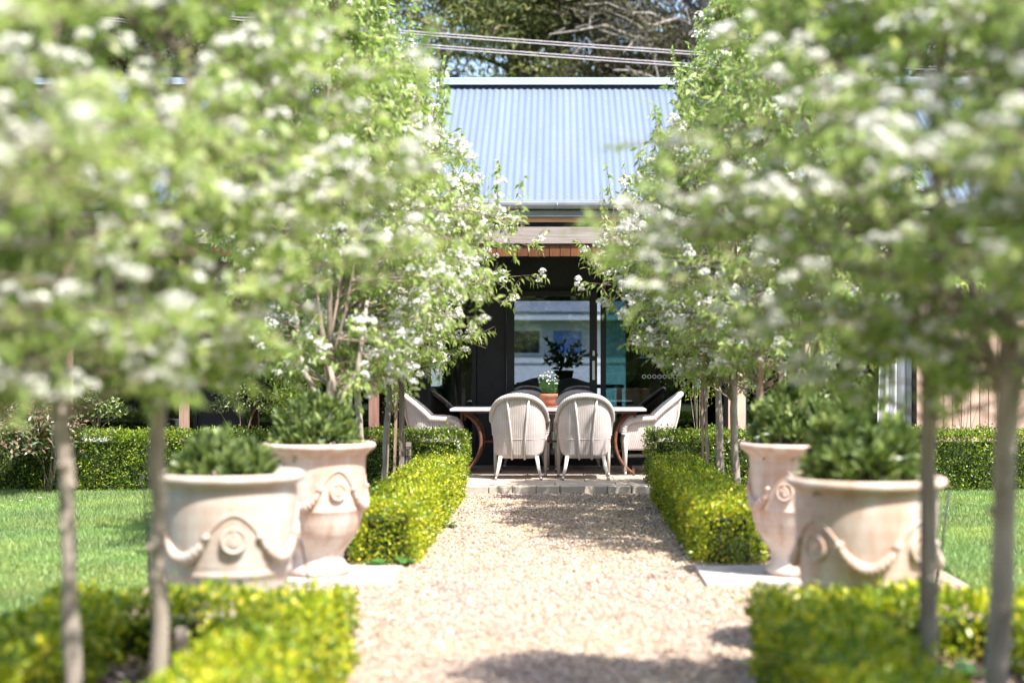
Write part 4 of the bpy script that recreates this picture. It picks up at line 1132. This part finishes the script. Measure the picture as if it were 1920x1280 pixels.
def bigtree(label, x, y, rot, meshes, sc=1.0, k=1.34, group='tall trees behind the house'):
    t = thing('conifer_tree', label, 'tree', (x, y, -.02), 0, group)
    for nm, me in meshes:
        o = link(nm, me, t); o.rotation_euler = (0, 0, rot); o.scale = (sc * k, sc * k, sc * k)
b1, c1 = bigtree_mesh(201, 15, 5.2, M_pine, 95000, .12, .62)
b2, c2 = bigtree_mesh(202, 15, 5.0, M_brown, 62000, .10, .55)
M_deadwood = noisy('grey_deadwood', (.16, .14, .13), (.30, .27, .25), 6, .9)
G = [('trunk', b1.mesh('trunk', M_twig)), ('crown', c1)]; B_ = [('trunk', b2.mesh('trunk', M_deadwood)), ('crown', c2)]
bigtree('green conifer behind the house, left of the sky gap', -7.3, 45.9, .5, G)
bigtree('green conifer behind the middle of the roof ridge', -1.2, 50.0, 2.4, G, 1.05)
bigtree('brownish conifer with bare grey boughs, right of the middle', 4.4, 46.6, 1.0, B_)
bigtree('thin brown conifer behind the right end of the ridge', 9.8, 50.0, 3.6, B_, 1.08)
bigtree('green conifer far right, mostly hidden by pear crowns', 15.6, 51.3, 4.4, G, 1.1)
bigtree('green conifer far left, mostly hidden by pear crowns', -14.3, 50.0, 5.6, G, 1.1)
bigtree('dark conifer at the outer left behind all others', -20.4, 59.5, 1.9, G, 1.15)
bigtree('far brown conifer standing behind the two middle conifers', 1.6, 62.2, 5.0, B_, 1.15)
for i, (x, y, r_, me, lab) in enumerate(((-9, -17, .3, G, 'green conifer added behind the camera to block sky, leftmost of four'), (-3, -19, 1.3, B_, 'brown conifer added behind the camera to block sky, second from left'), (3.5, -17.5, 2.3, G, 'green conifer added behind the camera to block sky, second from right'), (10, -18.5, 3.3, G, 'green conifer added behind the camera to block sky, rightmost of four'))):
    bigtree(lab, x, y, r_, me, sc=1.0, k=1.0, group='unseen trees added to block sky reflections')  # unseen trees, added to keep bright sky out of the door glass
hedge('tall dark hedge added behind the viewer to block sky reflections', [(-14, 14, -12.5, -11.5, 3.4)], .13, 160, M_dark, 37, 'unseen sky blocker behind the viewer', amp=.08)  # out of view, added to block the low sky mirrored in the panes
# low shrubbery behind the house closes the view through the rear window
shrub('back_garden_shrub', 'green shrub glimpsed through the rear window of the dark room', 'bush', -2.9, 24.2, 0, (0, 0, 1.2), (1.1, .6, 1.4), 5000, .08, 69, M_pear)
# overhead wires
for i, (z, dz, lab) in enumerate(((6.86, 0, 'uppermost overhead wire crossing behind the roof'), (6.815, 0, 'second overhead wire from the top, close below the first'), (6.66, 0, 'third overhead wire from the top'), (6.615, 0, 'lowest overhead wire crossing behind the roof'))):
    m = MB(); P = []
    for k in range(41):
        x = -22 + 44 * k / 40; P.append((x, 26, z - .13 - .08 * (x + 3.2) + .0012 * (x + 3.2) ** 2 - .15 * (i > 1) * 0))
    m.tube(P, .011, 5); tag(m.build('overhead_wire', M_wire), lab, 'wire', 'overhead wires')

# ------------------------------------------------------------------ the cottage across the back courtyard, seen through the glass
M_skypane = noisy('painted_sky_reflection', (.16, .28, .62), (.19, .32, .68), 3, .7, bs=0)  # blue base colour stands in for sky reflected in the cottage window
def cottage():
    t = thing('white_cottage', 'white cottage with grey metal roof across the back court, seen through the glass door', 'house', (0, 38, 0))
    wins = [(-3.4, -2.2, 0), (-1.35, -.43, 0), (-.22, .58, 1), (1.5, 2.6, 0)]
    z0, z1 = 1.40, 2.05
    xs = [-7] + [v for w in wins for v in w[:2]] + [7]
    m = MB(); m.box(-7, 7, 0, 4.4, -.02, z0)
    for k in range(0, len(xs), 2): m.box(xs[k], xs[k + 1], 0, 4.4, z0 + .001, z1)
    m.box(-7, 7, 0, 4.4, z1 + .001, 2.34)
    m.build('wall', M_white, t)
    boxobj('plinth_board', M_white, t, -7.02, 7.02, -.03, -.001, 1.22, 1.36)
    for a, b, blue in wins:
        w = link('window', None, t)
        f = MB()
        for (p, q, r_, s_) in ((a, a + .06, z0, z1), (b - .06, b, z0, z1), (a + .06, b - .06, z0, z0 + .06), (a + .06, b - .06, z1 - .06, z1)):
            f.box(p, q, -.05, .04, r_, s_)
        f.build('window_frame', M_white, w)
        boxobj('sky_painted_pane' if blue else 'pane', M_skypane if blue else M_frame, w, a + .06, b - .06, .005, .015, z0 + .06, z1 - .06)
    boxobj('fascia', M_white, t, -7.4, 7.4, -.46, -.42, 2.24, 2.40)
    boxobj('soffit', M_white, t, -7.3, 7.3, -.41, -.01, 2.245, 2.275)
    n = 300; V = []; F = []
    for i in range(n + 1):
        x = -7.4 + 14.8 * i / n; w_ = .012 * (-1) ** i
        V += [(x, -.5, 2.43 + w_), (x, 2.2, 3.9 + w_), (x, 4.9, 2.43 + w_)]
    for i in range(n): F += [(3 * i, 3 * i + 3, 3 * i + 4, 3 * i + 1), (3 * i + 1, 3 * i + 4, 3 * i + 5, 3 * i + 2)]
    link('roof', npmesh('roof', V, F, M_tin), t)
cottage()
